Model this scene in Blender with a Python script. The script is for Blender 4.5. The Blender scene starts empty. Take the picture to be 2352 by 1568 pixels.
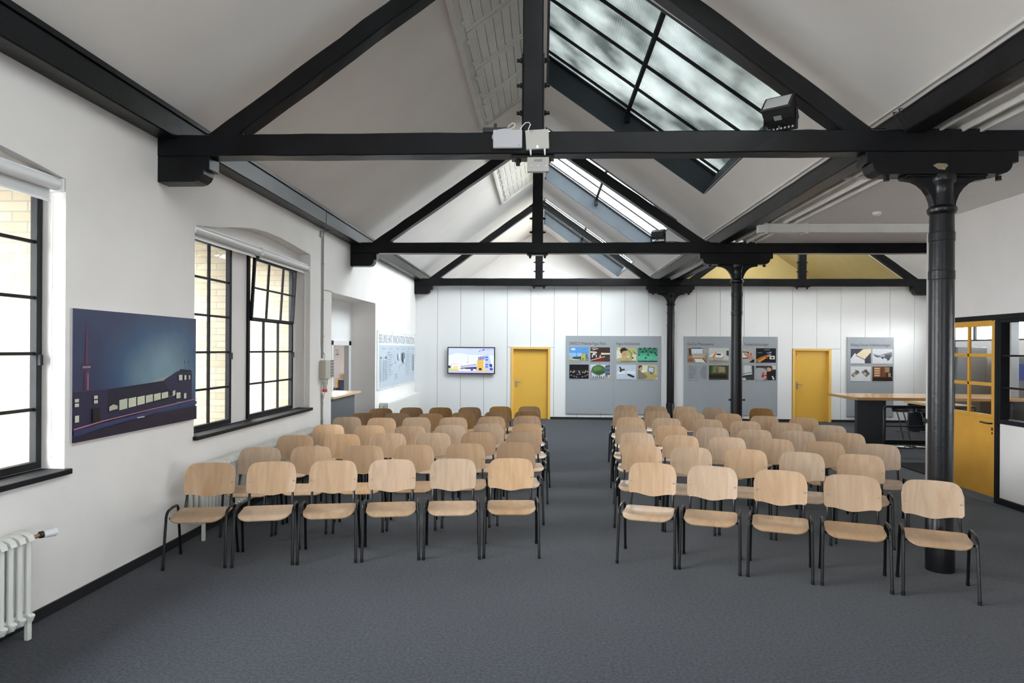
import bpy, bmesh, math, random
from mathutils import Vector, Matrix
random.seed(7)
C = bpy.context.scene.collection
SC = bpy.context.scene

# ---------------------------------------------------------------- camera
cam_d = bpy.data.cameras.new('camera'); cam = bpy.data.objects.new('camera', cam_d); C.objects.link(cam)
YAW, ROLL = 0.044, 0.006
cam_d.sensor_width = 36.0; cam_d.lens = 1568.0/2352.0*36.0
cam_d.shift_y = 18.0/2352.0; cam_d.clip_start = 0.05; cam_d.clip_end = 300
R0 = Vector((math.cos(YAW), math.sin(YAW), 0)); U0 = Vector((0, 0, 1)); D0 = Vector((-math.sin(YAW), math.cos(YAW), 0))
Rr = R0*math.cos(ROLL)+U0*math.sin(ROLL); Ur = U0*math.cos(ROLL)-R0*math.sin(ROLL)
cam.matrix_world = Matrix(((Rr.x, Ur.x, -D0.x, 0), (Rr.y, Ur.y, -D0.y, 0), (Rr.z, Ur.z, -D0.z, 2.0), (0, 0, 0, 1)))
SC.camera = cam
SC.view_settings.view_transform = 'Standard'; SC.view_settings.look = 'None'
SC.view_settings.exposure = 0.40; SC.view_settings.gamma = 1.0; SC.view_settings.use_curve_mapping = False
cy = SC.cycles
cy.max_bounces = 10; cy.diffuse_bounces = 6; cy.glossy_bounces = 3; cy.transmission_bounces = 6; cy.transparent_max_bounces = 12
cy.caustics_reflective = False; cy.caustics_refractive = False; cy.sample_clamp_indirect = 6.0
cy.use_denoising = True

# ---------------------------------------------------------------- overcast sky
SKY = 24.0
wd = bpy.data.worlds.new('overcast_sky'); SC.world = wd; wd.use_nodes = True
nt = wd.node_tree; nt.nodes.clear()
tc = nt.nodes.new('ShaderNodeTexCoord'); sx = nt.nodes.new('ShaderNodeSeparateXYZ'); rp = nt.nodes.new('ShaderNodeValToRGB')
bg = nt.nodes.new('ShaderNodeBackground'); wo = nt.nodes.new('ShaderNodeOutputWorld')
nt.links.new(tc.outputs['Generated'], sx.inputs[0]); nt.links.new(sx.outputs['Z'], rp.inputs[0])
rp.color_ramp.elements[0].position = 0.0; rp.color_ramp.elements[0].color = (0.75, 0.78, 0.80, 1)
rp.color_ramp.elements[1].position = 0.8; rp.color_ramp.elements[1].color = (0.93, 0.97, 1.0, 1)
nt.links.new(rp.outputs[0], bg.inputs[0]); bg.inputs[1].default_value = SKY; nt.links.new(bg.outputs[0], wo.inputs[0])

def portal(name, loc, rot, w, h):      # sampling guide at a window opening, gives no light of its own
    l = bpy.data.lights.new(name, 'AREA'); l.shape = 'RECTANGLE'; l.size = w; l.size_y = h; l.cycles.is_portal = True
    o = bpy.data.objects.new(name, l); o.location = loc; o.rotation_euler = rot; C.objects.link(o)
    return o
SLOPE = math.atan(.717)
BAYS = [(-5.62, -1.47), (0.91, 5.06), (7.44, 11.59), (13.97, 18.12), (20.5, 24.65)]
for a, b in BAYS:
    portal('daylight_portal', (1.53, (a+b)/2, 6.03), (0, SLOPE, 0), 3.2, b-a-.1)
portal('daylight_portal', (5.9, 16.05, 6.15), (0, -SLOPE, 0), 3.2, 3.9)
portal('daylight_portal', (6.45, 22.45, 6.2), (0, -SLOPE, 0), 1.8, 5.1)
for a, b in ((-4.9, -1.3), (1.5, 5.07), (7.1, 8.3), (8.75, 10.36)):
    portal('daylight_portal', (-3.95, (a+b)/2, 2.15), (0, -math.pi/2, 0), 2.2, b-a)
portal('daylight_portal', (2.0, -6.3, 1.9), (math.pi/2, 0, 0), 4.4, 1.7)
portal('daylight_portal', (11.05, 16, 2.6), (0, math.pi/2, 0), .62, 5.6)

# ---------------------------------------------------------------- mesh helpers
class MB:
    def __init__(s): s.v = []; s.f = []; s.m = []; s.mats = []; s.cur = 0
    def mat(s, m):
        if m not in s.mats: s.mats.append(m)
        s.cur = s.mats.index(m); return s
    def add(s, vs, fs):
        n = len(s.v); s.v += [tuple(v) for v in vs]
        for f in fs: s.f.append(tuple(i+n for i in f)); s.m.append(s.cur)
    def box(s, x0, x1, y0, y1, z0, z1):
        s.add([(x, y, z) for z in (z0, z1) for y in (y0, y1) for x in (x0, x1)],
              [(0, 2, 3, 1), (4, 5, 7, 6), (0, 1, 5, 4), (2, 6, 7, 3), (0, 4, 6, 2), (1, 3, 7, 5)]); return s
    def quad(s, a, b, c, d): s.add([a, b, c, d], [(0, 1, 2, 3)]); return s
    def prism(s, pts, off):                        # polygon extruded by a vector
        n = len(pts); o = Vector(off); P = [Vector(p) for p in pts]
        s.add(P+[p+o for p in P], [tuple(range(n))[::-1], tuple(range(n, 2*n))]+[(i, (i+1) % n, (i+1) % n+n, i+n) for i in range(n)]); return s
    def tube(s, path, r, n=10, ry=None, cap=True):
        P = [Vector(p) for p in path]; m = len(P); vs = []; prev = None
        for i, p in enumerate(P):
            t = (P[min(i+1, m-1)]-P[max(i-1, 0)]).normalized()
            if prev is None:
                a = Vector((1, 0, 0)) if abs(t.x) < .8 else Vector((0, 1, 0))
                u = (a-t*a.dot(t)).normalized()
            else: u = (prev-t*prev.dot(t)).normalized()
            prev = u; w = t.cross(u)
            rr = r[i] if isinstance(r, (list, tuple)) else r
            for k in range(n):
                c = 2*math.pi*k/n; vs.append(p+u*math.cos(c)*rr+w*math.sin(c)*(ry or rr))
        fs = [(i*n+k, i*n+(k+1) % n, (i+1)*n+(k+1) % n, (i+1)*n+k) for i in range(m-1) for k in range(n)]
        if cap: fs += [tuple(range(n))[::-1], tuple(range((m-1)*n, m*n))]
        s.add(vs, fs); return s
    def lathe(s, prof, c=(0, 0), n=28, cap=True):   # profile of (r, z) about a vertical axis
        vs = [(c[0]+r*math.cos(2*math.pi*k/n), c[1]+r*math.sin(2*math.pi*k/n), z) for r, z in prof for k in range(n)]
        fs = [(i*n+k, i*n+(k+1) % n, (i+1)*n+(k+1) % n, (i+1)*n+k) for i in range(len(prof)-1) for k in range(n)]
        if cap: fs += [tuple(range(n))[::-1], tuple(range((len(prof)-1)*n, len(prof)*n))]
        s.add(vs, fs); return s
    def beam(s, p0, p1, up, h, w, seg=14, jit=.005):  # hewn timber between two points, slightly uneven
        p0, p1 = Vector(p0), Vector(p1); t = (p1-p0).normalized(); up = Vector(up); up = (up-t*up.dot(t)).normalized(); sd = t.cross(up)
        ch = .010; x, y = w/2, h/2
        prof = [(-x, -y+ch), (-x+ch, -y), (x-ch, -y), (x, -y+ch), (x, y-ch), (x-ch, y), (-x+ch, y), (-x, y-ch)]; n = 8; vs = []
        for i in range(seg+1):
            c = p0.lerp(p1, i/seg); ju = [random.uniform(-jit, jit) for _ in range(4)]
            for a, b in prof:
                k = (0 if a < 0 else 1)+(0 if b < 0 else 2)
                vs.append(c+sd*a+up*(b+(ju[k]))+sd*(ju[(k+1) % 4]*.5))
        fs = [(i*n+k, i*n+(k+1) % n, (i+1)*n+(k+1) % n, (i+1)*n+k) for i in range(seg) for k in range(n)]
        fs += [tuple(range(n))[::-1], tuple(range(seg*n, seg*n+n))]
        s.add(vs, fs); return s
    def build(s, name, mat=None, parent=None, smooth=False, bevel=0, angle=35):
        o = Vector(); p = parent
        while p: o += p.location; p = p.parent
        me = bpy.data.meshes.new(name); me.from_pydata([tuple(Vector(v)-o) for v in s.v], [], s.f)
        ms = s.mats if s.mats else [mat]
        for m in ms: me.materials.append(m)
        if s.mats:
            for p, i in zip(me.polygons, s.m): p.material_index = i
        b = bmesh.new(); b.from_mesh(me); bmesh.ops.recalc_face_normals(b, faces=b.faces); b.to_mesh(me); b.free()
        if smooth:
            for p in me.polygons: p.use_smooth = True
            me.set_sharp_from_angle(angle=math.radians(angle))
        ob = bpy.data.objects.new(name, me); C.objects.link(ob)
        if parent: ob.parent = parent
        if bevel:
            md = ob.modifiers.new('bevel', 'BEVEL'); md.width = bevel; md.segments = 2; md.limit_method = 'ANGLE'; md.angle_limit = math.radians(40)
        return ob
def box(name, x0, x1, y0, y1, z0, z1, mat, parent=None, bevel=0): return MB().box(x0, x1, y0, y1, z0, z1).build(name, mat, parent, bevel=bevel)
def thing(name, label, cat, loc=(0, 0, 0), group=None):
    o = bpy.data.objects.new(name, None); C.objects.link(o); o.location = loc; o.empty_display_size = .1
    o['label'] = label; o['category'] = cat
    if group: o['group'] = group
    return o
def tag(o, label, cat, group=None):
    o['label'] = label; o['category'] = cat
    if group: o['group'] = group
    return o
def struct(o, label=None):
    o['kind'] = 'structure'
    if label: o['label'] = label
    return o
def sroot(name, loc, label=None):
    o = bpy.data.objects.new(name, None); C.objects.link(o); o.location = loc; o.empty_display_size = .1
    return struct(o, label)
def lab(o, l): o['label'] = l; return o
def text(name, s, size, mat, loc, ux, parent, sx=1.0, width=None, align='LEFT', un=None, depth=.0015):   # lettering as thin mesh; ux reading direction, up is Z
    cu = bpy.data.curves.new(name, 'FONT'); cu.body = s; cu.size = size; cu.align_x = align; cu.extrude = depth
    t = bpy.data.objects.new(name, cu); C.objects.link(t); bpy.context.view_layer.update()
    me = bpy.data.meshes.new_from_object(t.evaluated_get(bpy.context.evaluated_depsgraph_get()))
    if width: sx = width/(max(v.co.x for v in me.vertices)-min(v.co.x for v in me.vertices))
    bpy.data.objects.remove(t); ux = Vector(ux); uz = Vector((0, 0, 1)); nn = ux.cross(uz)
    o = Vector(); p = parent
    while p: o += p.location; p = p.parent
    for v in me.vertices: v.co = Vector(loc)-o+ux*v.co.x*sx+uz*v.co.y+nn*v.co.z
    me.materials.clear(); me.materials.append(mat)
    ob = bpy.data.objects.new(name, me); C.objects.link(ob); ob.parent = parent
    return ob

# ---------------------------------------------------------------- materials
MATS = {}
def PM(name, col, rough=.6, metal=0., spec=.5, var=0., vscale=3., bump=0., bscale=60., stretch=None, col2=None, coat=0.):
    if name in MATS: return MATS[name]
    m = bpy.data.materials.new(name); m.use_nodes = True; n = m.node_tree.nodes; L = m.node_tree.links; b = n['Principled BSDF']
    b.inputs['Base Color'].default_value = (*col, 1); b.inputs['Roughness'].default_value = rough; b.inputs['Metallic'].default_value = metal
    b.inputs['Specular IOR Level'].default_value = spec
    if coat: b.inputs['Coat Weight'].default_value = coat
    if var or bump:
        t = n.new('ShaderNodeTexCoord'); mp = n.new('ShaderNodeMapping'); L.new(t.outputs['Object'], mp.inputs[0])
        if stretch: mp.inputs['Scale'].default_value = stretch
    if var:
        no = n.new('ShaderNodeTexNoise'); no.inputs['Scale'].default_value = vscale; no.inputs['Detail'].default_value = 5; L.new(mp.outputs[0], no.inputs[0])
        mx = n.new('ShaderNodeMix'); mx.data_type = 'RGBA'
        c2 = col2 or tuple(c*(1-var) for c in col)
        mx.inputs[6].default_value = (*col, 1); mx.inputs[7].default_value = (*c2, 1)
        rr = n.new('ShaderNodeMapRange'); rr.inputs[1].default_value = .35; rr.inputs[2].default_value = .68; L.new(no.outputs[0], rr.inputs[0])
        L.new(rr.outputs[0], mx.inputs[0]); L.new(mx.outputs[2], b.inputs['Base Color'])
    if bump:
        nb = n.new('ShaderNodeTexNoise'); nb.inputs['Scale'].default_value = bscale; nb.inputs['Detail'].default_value = 3; L.new(mp.outputs[0], nb.inputs[0])
        bp = n.new('ShaderNodeBump'); bp.inputs['Strength'].default_value = bump; bp.inputs['Distance'].default_value = .01
        L.new(nb.outputs[0], bp.inputs['Height']); L.new(bp.outputs[0], b.inputs['Normal'])
    MATS[name] = m; return m
def emis(name, col, st):
    if name in MATS: return MATS[name]
    m = bpy.data.materials.new(name); m.use_nodes = True; n = m.node_tree.nodes; n.clear()
    e = n.new('ShaderNodeEmission'); e.inputs[0].default_value = (*col, 1); e.inputs[1].default_value = st*.82
    o = n.new('ShaderNodeOutputMaterial'); m.node_tree.links.new(e.outputs[0], o.inputs[0]); MATS[name] = m; return m
def sr(r, g, b):                                     # 8-bit display colour to linear
    f = lambda c: (c/255/12.92) if c/255 <= .04045 else ((c/255+.055)/1.055)**2.4
    return (f(r), f(g), f(b))
PLASTER = PM('white_plaster', (.82, .79, .77), .85, spec=.2, var=.05, vscale=1.6, bump=.12, bscale=22)
CEILM = PM('ceiling_plaster', (.88, .845, .825), .9, spec=.15, var=.05, vscale=1.2, bump=.1, bscale=16)
PANEL = PM('white_panel_board', (.82, .82, .815), .5, spec=.3, var=.02, vscale=.8)
OCHRE = PM('ochre_paint', (.50, .385, .165), .85, spec=.2, var=.06)
TRIMW = PM('white_painted_timber', (.74, .72, .68), .5, spec=.35, var=.08, vscale=4, bump=.1, bscale=30)
TIMBER = PM('black_painted_timber', (.006, .006, .0068), .34, spec=.2, var=.5, vscale=3, bump=.18, bscale=14, stretch=(1, 1, 1), col2=(.010, .0105, .012))
IRON = PM('black_painted_iron', (.006, .006, .0075), .3, spec=.3, bump=.15, bscale=25)
WELL = PM('blue_grey_painted_timber', (.034, .043, .053), .55, spec=.3, var=.2, vscale=2)
STEEL = PM('dark_grey_steel_frame', (.012, .0125, .0145), .6, spec=.15, var=.3, vscale=8)
SKIRT = PM('black_skirting', (.012, .012, .013), .5)
BLACKT = PM('black_tube', (.007, .0072, .008), .33, spec=.35)
BLACKP = PM('black_plastic', (.014, .014, .015), .45)
CHROME = PM('chrome', (.75, .75, .76), .12, metal=1)
SILVER = PM('brushed_metal', (.55, .55, .56), .35, metal=1)
RADW = PM('radiator_enamel', (.74, .74, .71), .35, spec=.45)
PVC = PM('white_pvc', (.75, .75, .76), .3, spec=.5)
GREYBOX = PM('grey_plastic', (.37, .36, .335), .5)
APW = PM('white_plastic', (.44, .44, .47), .4)
YELLOW = PM('yellow_door_paint', (.74, .43, .065), .38, spec=.4, var=.05, vscale=2)
YELLOWF = PM('yellow_frame_paint', (.80, .50, .13), .4, spec=.4)
DOORO = PM('yellow_steel_door_paint', (.70, .36, .05), .45, spec=.35, var=.12, vscale=3)
BOARDG = PM('grey_display_board', (.33, .355, .38), .45, spec=.35)
ANTH = PM('anthracite_laminate', (.04, .044, .052), .5)
COUNTERF = PM('slate_grey_panel', (.085, .095, .11), .5)
TABLEW = PM('pine_table_top', (.60, .32, .12), .25, spec=.5, var=.25, vscale=3, stretch=(.6, 9, 9), coat=.3)
EDGEW = PM('pale_wood_top', (.66, .48, .30), .4, var=.12, vscale=3, stretch=(8, .6, 8))
BLIND = PM('blind_fabric', (.62, .62, .62), .7)
INK = PM('dark_ink', (.05, .052, .058), .6)
INKL = PM('light_ink', (.20, .21, .23), .6)
RED = PM('red_plastic', (.65, .05, .03), .4)
BLACKMAT = PM('black_mat', (.006, .006, .006), .9, spec=.1)
GROUND = PM('outside_paving', (.78, .765, .74), .9); YARD = PM('yard_paving', (.2, .195, .19), .9)

def carpet():
    m = bpy.data.materials.new('grey_carpet'); m.use_nodes = True; n = m.node_tree.nodes; L = m.node_tree.links; b = n['Principled BSDF']
    t = n.new('ShaderNodeTexCoord')
    n1 = n.new('ShaderNodeTexNoise'); n1.inputs['Scale'].default_value = 150; n1.inputs['Detail'].default_value = 2
    n2 = n.new('ShaderNodeTexNoise'); n2.inputs['Scale'].default_value = 45; n2.inputs['Detail'].default_value = 4
    n3 = n.new('ShaderNodeTexNoise'); n3.inputs['Scale'].default_value = 1.1
    for q in (n1, n2, n3): L.new(t.outputs['Object'], q.inputs[0])
    r = n.new('ShaderNodeValToRGB'); r.color_ramp.elements[0].position = .36; r.color_ramp.elements[0].color = (.004, .0056, .0095, 1)
    r.color_ramp.elements[1].position = .64; r.color_ramp.elements[1].color = (.046, .053, .070, 1)
    a = n.new('ShaderNodeMath'); a.operation = 'ADD'; s = n.new('ShaderNodeMath'); s.operation = 'MULTIPLY'; s.inputs[1].default_value = .5
    L.new(n1.outputs[0], a.inputs[0]); L.new(n2.outputs[0], a.inputs[1]); L.new(a.outputs[0], s.inputs[0]); L.new(s.outputs[0], r.inputs[0])
    mx = n.new('ShaderNodeMix'); mx.data_type = 'RGBA'; mx.blend_type = 'MULTIPLY'; mx.inputs[0].default_value = .25
    L.new(r.outputs[0], mx.inputs[6]); L.new(n3.outputs[0], mx.inputs[7]); L.new(mx.outputs[2], b.inputs['Base Color'])
    b.inputs['Roughness'].default_value = .95; b.inputs['Specular IOR Level'].default_value = .1
    b.inputs['Sheen Weight'].default_value = .15
    bp = n.new('ShaderNodeBump'); bp.inputs['Strength'].default_value = .5; bp.inputs['Distance'].default_value = .004
    L.new(n1.outputs[0], bp.inputs['Height']); L.new(bp.outputs[0], b.inputs['Normal'])
    return m
CARPET = carpet()

def wood(name, c1, c2, rough=.38):                    # beech veneer, every piece its own tone and grain
    m = bpy.data.materials.new(name); m.use_nodes = True; n = m.node_tree.nodes; L = m.node_tree.links; b = n['Principled BSDF']
    t = n.new('ShaderNodeTexCoord'); oi = n.new('ShaderNodeObjectInfo'); mp = n.new('ShaderNodeMapping')
    ad = n.new('ShaderNodeVectorMath'); ad.operation = 'ADD'; cb = n.new('ShaderNodeCombineXYZ'); ml = n.new('ShaderNodeMath'); ml.operation = 'MULTIPLY'; ml.inputs[1].default_value = 37.
    L.new(oi.outputs['Random'], ml.inputs[0])
    for i in range(3): L.new(ml.outputs[0], cb.inputs[i])
    L.new(t.outputs['Object'], ad.inputs[0]); L.new(cb.outputs[0], ad.inputs[1]); L.new(ad.outputs[0], mp.inputs[0])
    mp.inputs['Scale'].default_value = (9, 2.2, 1.1)
    wv = n.new('ShaderNodeTexNoise'); wv.inputs['Scale'].default_value = 1.6; wv.inputs['Detail'].default_value = 5; wv.inputs['Distortion'].default_value = 1.2; L.new(mp.outputs[0], wv.inputs[0])
    m2 = n.new('ShaderNodeMapping'); m2.inputs['Scale'].default_value = (220, 40, 14); L.new(ad.outputs[0], m2.inputs[0])
    fn = n.new('ShaderNodeTexNoise'); fn.inputs['Scale'].default_value = 1.; L.new(m2.outputs[0], fn.inputs[0])
    s = n.new('ShaderNodeMath'); s.operation = 'MULTIPLY_ADD'; s.inputs[1].default_value = .25; L.new(fn.outputs[0], s.inputs[0]); L.new(wv.outputs[0], s.inputs[2])
    mr = n.new('ShaderNodeMapRange'); mr.inputs[1].default_value = .42; mr.inputs[2].default_value = .85; L.new(s.outputs[0], mr.inputs[0])
    mx = n.new('ShaderNodeMix'); mx.data_type = 'RGBA'; mx.inputs[6].default_value = (*c1, 1); mx.inputs[7].default_value = (*c2, 1); L.new(mr.outputs[0], mx.inputs[0])
    hs = n.new('ShaderNodeHueSaturation'); L.new(mx.outputs[2], hs.inputs['Color'])
    v = n.new('ShaderNodeMapRange'); v.inputs[3].default_value = .82; v.inputs[4].default_value = 1.12; L.new(oi.outputs['Random'], v.inputs[0]); L.new(v.outputs[0], hs.inputs['Value'])
    r2 = n.new('ShaderNodeMath'); r2.operation = 'MULTIPLY'; r2.inputs[1].default_value = 7.13; f2 = n.new('ShaderNodeMath'); f2.operation = 'FRACT'
    L.new(oi.outputs['Random'], r2.inputs[0]); L.new(r2.outputs[0], f2.inputs[0])
    sv = n.new('ShaderNodeMapRange'); sv.inputs[3].default_value = .85; sv.inputs[4].default_value = 1.15; L.new(f2.outputs[0], sv.inputs[0]); L.new(sv.outputs[0], hs.inputs['Saturation'])
    L.new(hs.outputs[0], b.inputs['Base Color']); b.inputs['Roughness'].default_value = rough; b.inputs['Specular IOR Level'].default_value = .4
    MATS[name] = m; return m
BEECH = wood('beech_plywood', (.53, .375, .25), (.43, .28, .17))
DARKER = wood('darker_beech_plywood', (.40, .25, .14), (.32, .19, .10))
BROWN = wood('old_brown_plywood', (.36, .205, .085), (.27, .145, .055))

def brick():
    m = bpy.data.materials.new('pale_yellow_brick'); m.use_nodes = True; n = m.node_tree.nodes; L = m.node_tree.links; b = n['Principled BSDF']
    t = n.new('ShaderNodeTexCoord'); sp = n.new('ShaderNodeSeparateXYZ'); a = n.new('ShaderNodeMath'); a.operation = 'ADD'; cb = n.new('ShaderNodeCombineXYZ')
    L.new(t.outputs['Object'], sp.inputs[0]); L.new(sp.outputs[0], a.inputs[0]); L.new(sp.outputs[1], a.inputs[1]); L.new(a.outputs[0], cb.inputs[0]); L.new(sp.outputs[2], cb.inputs[1])
    k = n.new('ShaderNodeTexBrick'); k.inputs['Scale'].default_value = 1.; k.inputs['Brick Width'].default_value = .25; k.inputs['Row Height'].default_value = .08; k.inputs['Mortar Size'].default_value = .006
    k.inputs['Color1'].default_value = (.235, .195, .13, 1); k.inputs['Color2'].default_value = (.275, .24, .175, 1); k.inputs['Mortar'].default_value = (.17, .155, .13, 1)
    L.new(cb.outputs[0], k.inputs[0]); L.new(k.outputs[0], b.inputs['Base Color']); b.inputs['Roughness'].default_value = .85
    return m
BRICK = brick()

def clear_glass(name, tint=(.97, .98, .98), gloss=.08):
    m = bpy.data.materials.new(name); m.use_nodes = True; n = m.node_tree.nodes; L = m.node_tree.links; n.clear()
    o = n.new('ShaderNodeOutputMaterial'); tr = n.new('ShaderNodeBsdfTransparent'); tr.inputs[0].default_value = (*tint, 1)
    g = n.new('ShaderNodeBsdfGlossy'); g.inputs['Roughness'].default_value = .02; mx = n.new('ShaderNodeMixShader')
    lw = n.new('ShaderNodeLayerWeight'); lw.inputs['Blend'].default_value = .5
    pw = n.new('ShaderNodeMath'); pw.operation = 'POWER'; pw.inputs[1].default_value = 4.; L.new(lw.outputs['Facing'], pw.inputs[0])
    ma = n.new('ShaderNodeMath'); ma.operation = 'MULTIPLY_ADD'; ma.inputs[1].default_value = .3; ma.inputs[2].default_value = .04; L.new(pw.outputs[0], ma.inputs[0]); L.new(ma.outputs[0], mx.inputs[0])
    L.new(tr.outputs[0], mx.inputs[1]); L.new(g.outputs[0], mx.inputs[2]); L.new(mx.outputs[0], o.inputs[0]); return m
GLASS = clear_glass('clear_glass')
SKYGLASS = clear_glass('skylight_glass', (.52, .545, .55)); TINTED = clear_glass('tinted_glass', (.40, .41, .41))
def ribbed():
    m = bpy.data.materials.new('ribbed_wired_glass'); m.use_nodes = True; n = m.node_tree.nodes; L = m.node_tree.links; n.clear()
    o = n.new('ShaderNodeOutputMaterial'); t = n.new('ShaderNodeTexCoord')
    wv = n.new('ShaderNodeTexWave'); wv.bands_direction = 'X'; wv.inputs['Scale'].default_value = 11.; L.new(t.outputs['Object'], wv.inputs[0])
    no = n.new('ShaderNodeTexNoise'); no.inputs['Scale'].default_value = 1.3; no.inputs['Detail'].default_value = 3; L.new(t.outputs['Object'], no.inputs[0])
    r = n.new('ShaderNodeValToRGB'); r.color_ramp.elements[0].position = .35; r.color_ramp.elements[0].color = (.005, .006, .0057, 1); r.color_ramp.elements[1].position = .7; r.color_ramp.elements[1].color = (.036, .040, .038, 1)
    L.new(no.outputs[0], r.inputs[0])
    tl = n.new('ShaderNodeBsdfTranslucent'); L.new(r.outputs[0], tl.inputs[0])
    g = n.new('ShaderNodeBsdfGlossy'); g.inputs['Roughness'].default_value = .12; g.inputs[0].default_value = (.8, .85, .83, 1)
    bp = n.new('ShaderNodeBump'); bp.inputs['Strength'].default_value = .12; bp.inputs['Distance'].default_value = .01; L.new(wv.outputs[0], bp.inputs['Height'])
    L.new(bp.outputs[0], g.inputs['Normal']); L.new(bp.outputs[0], tl.inputs['Normal'])
    mx = n.new('ShaderNodeMixShader'); mx.inputs[0].default_value = .12; L.new(tl.outputs[0], mx.inputs[1]); L.new(g.outputs[0], mx.inputs[2]); L.new(mx.outputs[0], o.inputs[0]); return m
RIBBED = ribbed()
def frosted():
    m = bpy.data.materials.new('frosted_skylight_glass'); m.use_nodes = True; n = m.node_tree.nodes; L = m.node_tree.links; n.clear()
    o = n.new('ShaderNodeOutputMaterial'); tl = n.new('ShaderNodeBsdfTranslucent'); tl.inputs[0].default_value = (.15, .154, .15, 1)
    L.new(tl.outputs[0], o.inputs[0]); return m
FROSTED = frosted(); HALFGLASS = frosted(); HALFGLASS.name = 'added_skylight_bright_glass'; HALFGLASS.node_tree.nodes['Translucent BSDF'].inputs[0].default_value = (.40, .41, .40, 1); DIMGLASS = frosted(); DIMGLASS.name = 'added_skylight_dim_glass'; DIMGLASS.node_tree.nodes['Translucent BSDF'].inputs[0].default_value = (.16, .165, .16, 1)  # last two only dose the light of the added back aisle skylights
def flat(name, c): return PM('print_'+name, c, .45, spec=.3, var=.2, vscale=55)
def plain(name, c): return PM('paint_'+name, c, .5, spec=.3)

# ================================================================ SETTING
XL, XR, XC, X0 = -3.6625, 6.0255, 3.605, -.0975
YB = 19.65
YT = (6.334, 12.87, 19.392)                           # front faces of the three trusses
ZB, ZT = 3.815, 4.019                                  # underside and top of the tie beams
zc = lambda x: 6.643-.717*abs(x+.09)                   # sloping ceiling of the main aisle
za = lambda x: 6.643-.717*abs(x-7.30)                  # and of the aisle behind

struct(box('floor', -8, 11.2, -6.2, 26.3, -.1, 0, CARPET))
struct(box('ground', -40, -4.7, -30, 60, -.7, -.6, GROUND))

struct(box('wall_added_light_block', 3.58, 3.64, 19.77, 26, 0, 3.985, PLASTER))  # unseen wall added to keep light off the ochre end slope
# sloping ceiling with skylight openings, slightly coved down over every truss
def cove(y): return sum(-.055*math.exp(-((y-t-.1)/.34)**2) for t in (-.2,)+YT)
def slope_sheet(name, xs, ys, zf, holes, mat, cv=True):
    m = MB(); nx = len(xs); vs = [(x, y, zf(x)+(cove(y)*min(1, abs(x-xs[0])*4, abs(x-xs[-1])*4) if cv else 0)) for y in ys for x in xs]; fs = []
    for j in range(len(ys)-1):
        for i in range(nx-1):
            cx, cyy = (xs[i]+xs[i+1])/2, (ys[j]+ys[j+1])/2
            if any(h[0] < cx < h[1] and h[2] < cyy < h[3] for h in holes): continue
            fs.append((j*nx+i, j*nx+i+1, (j+1)*nx+i+1, (j+1)*nx+i))
    m.add(vs, fs); return struct(m.build(name, mat, smooth=True, angle=25))
ys = sorted(set([-6.2, 26.0]+[y for b in BAYS for y in b]+[round(t+.1+d*.1, 3) for t in (-.2,)+YT for d in range(-8, 9)]+[2.5, 9.5, 16, 22]))
xl = [-3.45, -3.3, -3.1, -2.6, -2.0, -1.4, -.9, -.5, -.3, -.09]; xr = [-.09, .08, .3, .8, 1.4, 2.0, 2.5, 2.70, 3.0, 3.26]
slope_sheet('ceiling_left_slope', xl, ys, zc, [], CEILM)
slope_sheet('ceiling_right_slope', xr, ys, lambda x: zc(x) if x <= 3.0 else zc(3.0)+(x-3.0)/.26*(4.192-zc(3.0)), [(.08, 2.70, a, b) for a, b in BAYS], CEILM)
slope_sheet('ceiling_back_aisle_left', [3.93, 4.6, 5.3, 5.8, 6.6, 7.15, 7.30], [12.97, 14.1, 18.0, 19.9, 25, 26], za, [(4.6, 7.15, 14.1, 18.0), (5.8, 7.15, 19.9, 25)], OCHRE, False)
slope_sheet('ceiling_back_aisle_right', [7.30, 8.5, 9.8, 10.93], [12.97, 16, 20.9], za, [], CEILM, False); slope_sheet('ceiling_back_aisle_end', [7.30, 8.5, 9.8, 10.93], [20.9, 23, 26], za, [], OCHRE, False)  # white stretch before the ochre stands in for brighter light on this slope
g = MB(); g.prism([(XL-.3, 26, 0), (3.6, 26, 0), (3.4, 26, zc(3.4)), (-.09, 26, 6.643), (-3.6, 26, zc(-3.6))], (0, .1, 0)); struct(g.build('wall_gable', PLASTER))
g = MB(); g.prism([(3.6, 26, 0), (11, 26, 0), (11, 26, za(11)), (7.3, 26, 6.643), (3.9, 26, za(3.9))], (0, .1, 0)); struct(g.build('wall_gable_back_aisle', OCHRE))
g = MB(); g.prism([(3.9, 12.88, 4.0), (10.93, 12.88, 4.0), (10.93, 12.88, za(10.93)), (7.3, 12.88, 6.643), (3.9, 12.88, za(3.9))], (0, .08, 0)); struct(g.build('wall_above_flat_ceiling', PLASTER))
g = MB(); g.prism([(XL, -6.2, 2.8), (11, -6.2, 2.8), (11, -6.2, 4.2), (3.3, -6.2, zc(3.3)), (-.09, -6.2, 6.643), (XL, -6.2, 4.1)], (0, -.1, 0))
g.box(XL, 11, -6.3, -6.2, 0, 1.0); g.box(XL, -.3, -6.3, -6.2, 1.0, 2.8); g.box(4.3, 11, -6.3, -6.2, 1.0, 2.8); struct(g.build('wall_behind', PLASTER))
r = sroot('window_13', (2, -6.25, 1.0), 'added window in the unseen wall behind the viewer'); m = MB()  # added out of view to light the chair fronts and right wall
for q in (-.3, 1.22, 2.75, 4.26): m.box(q, q+.05, -6.28, -6.22, 1.0, 2.8)
for z in (1.0, 1.9, 2.75): m.box(-.3, 4.3, -6.28, -6.22, z, z+.05)
m.build('window_frame', STEEL, r); MB().quad((-.3, -6.25, 1.0), (4.3, -6.25, 1.0), (4.3, -6.25, 2.8), (-.3, -6.25, 2.8)).build('pane', TINTED, r)
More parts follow.
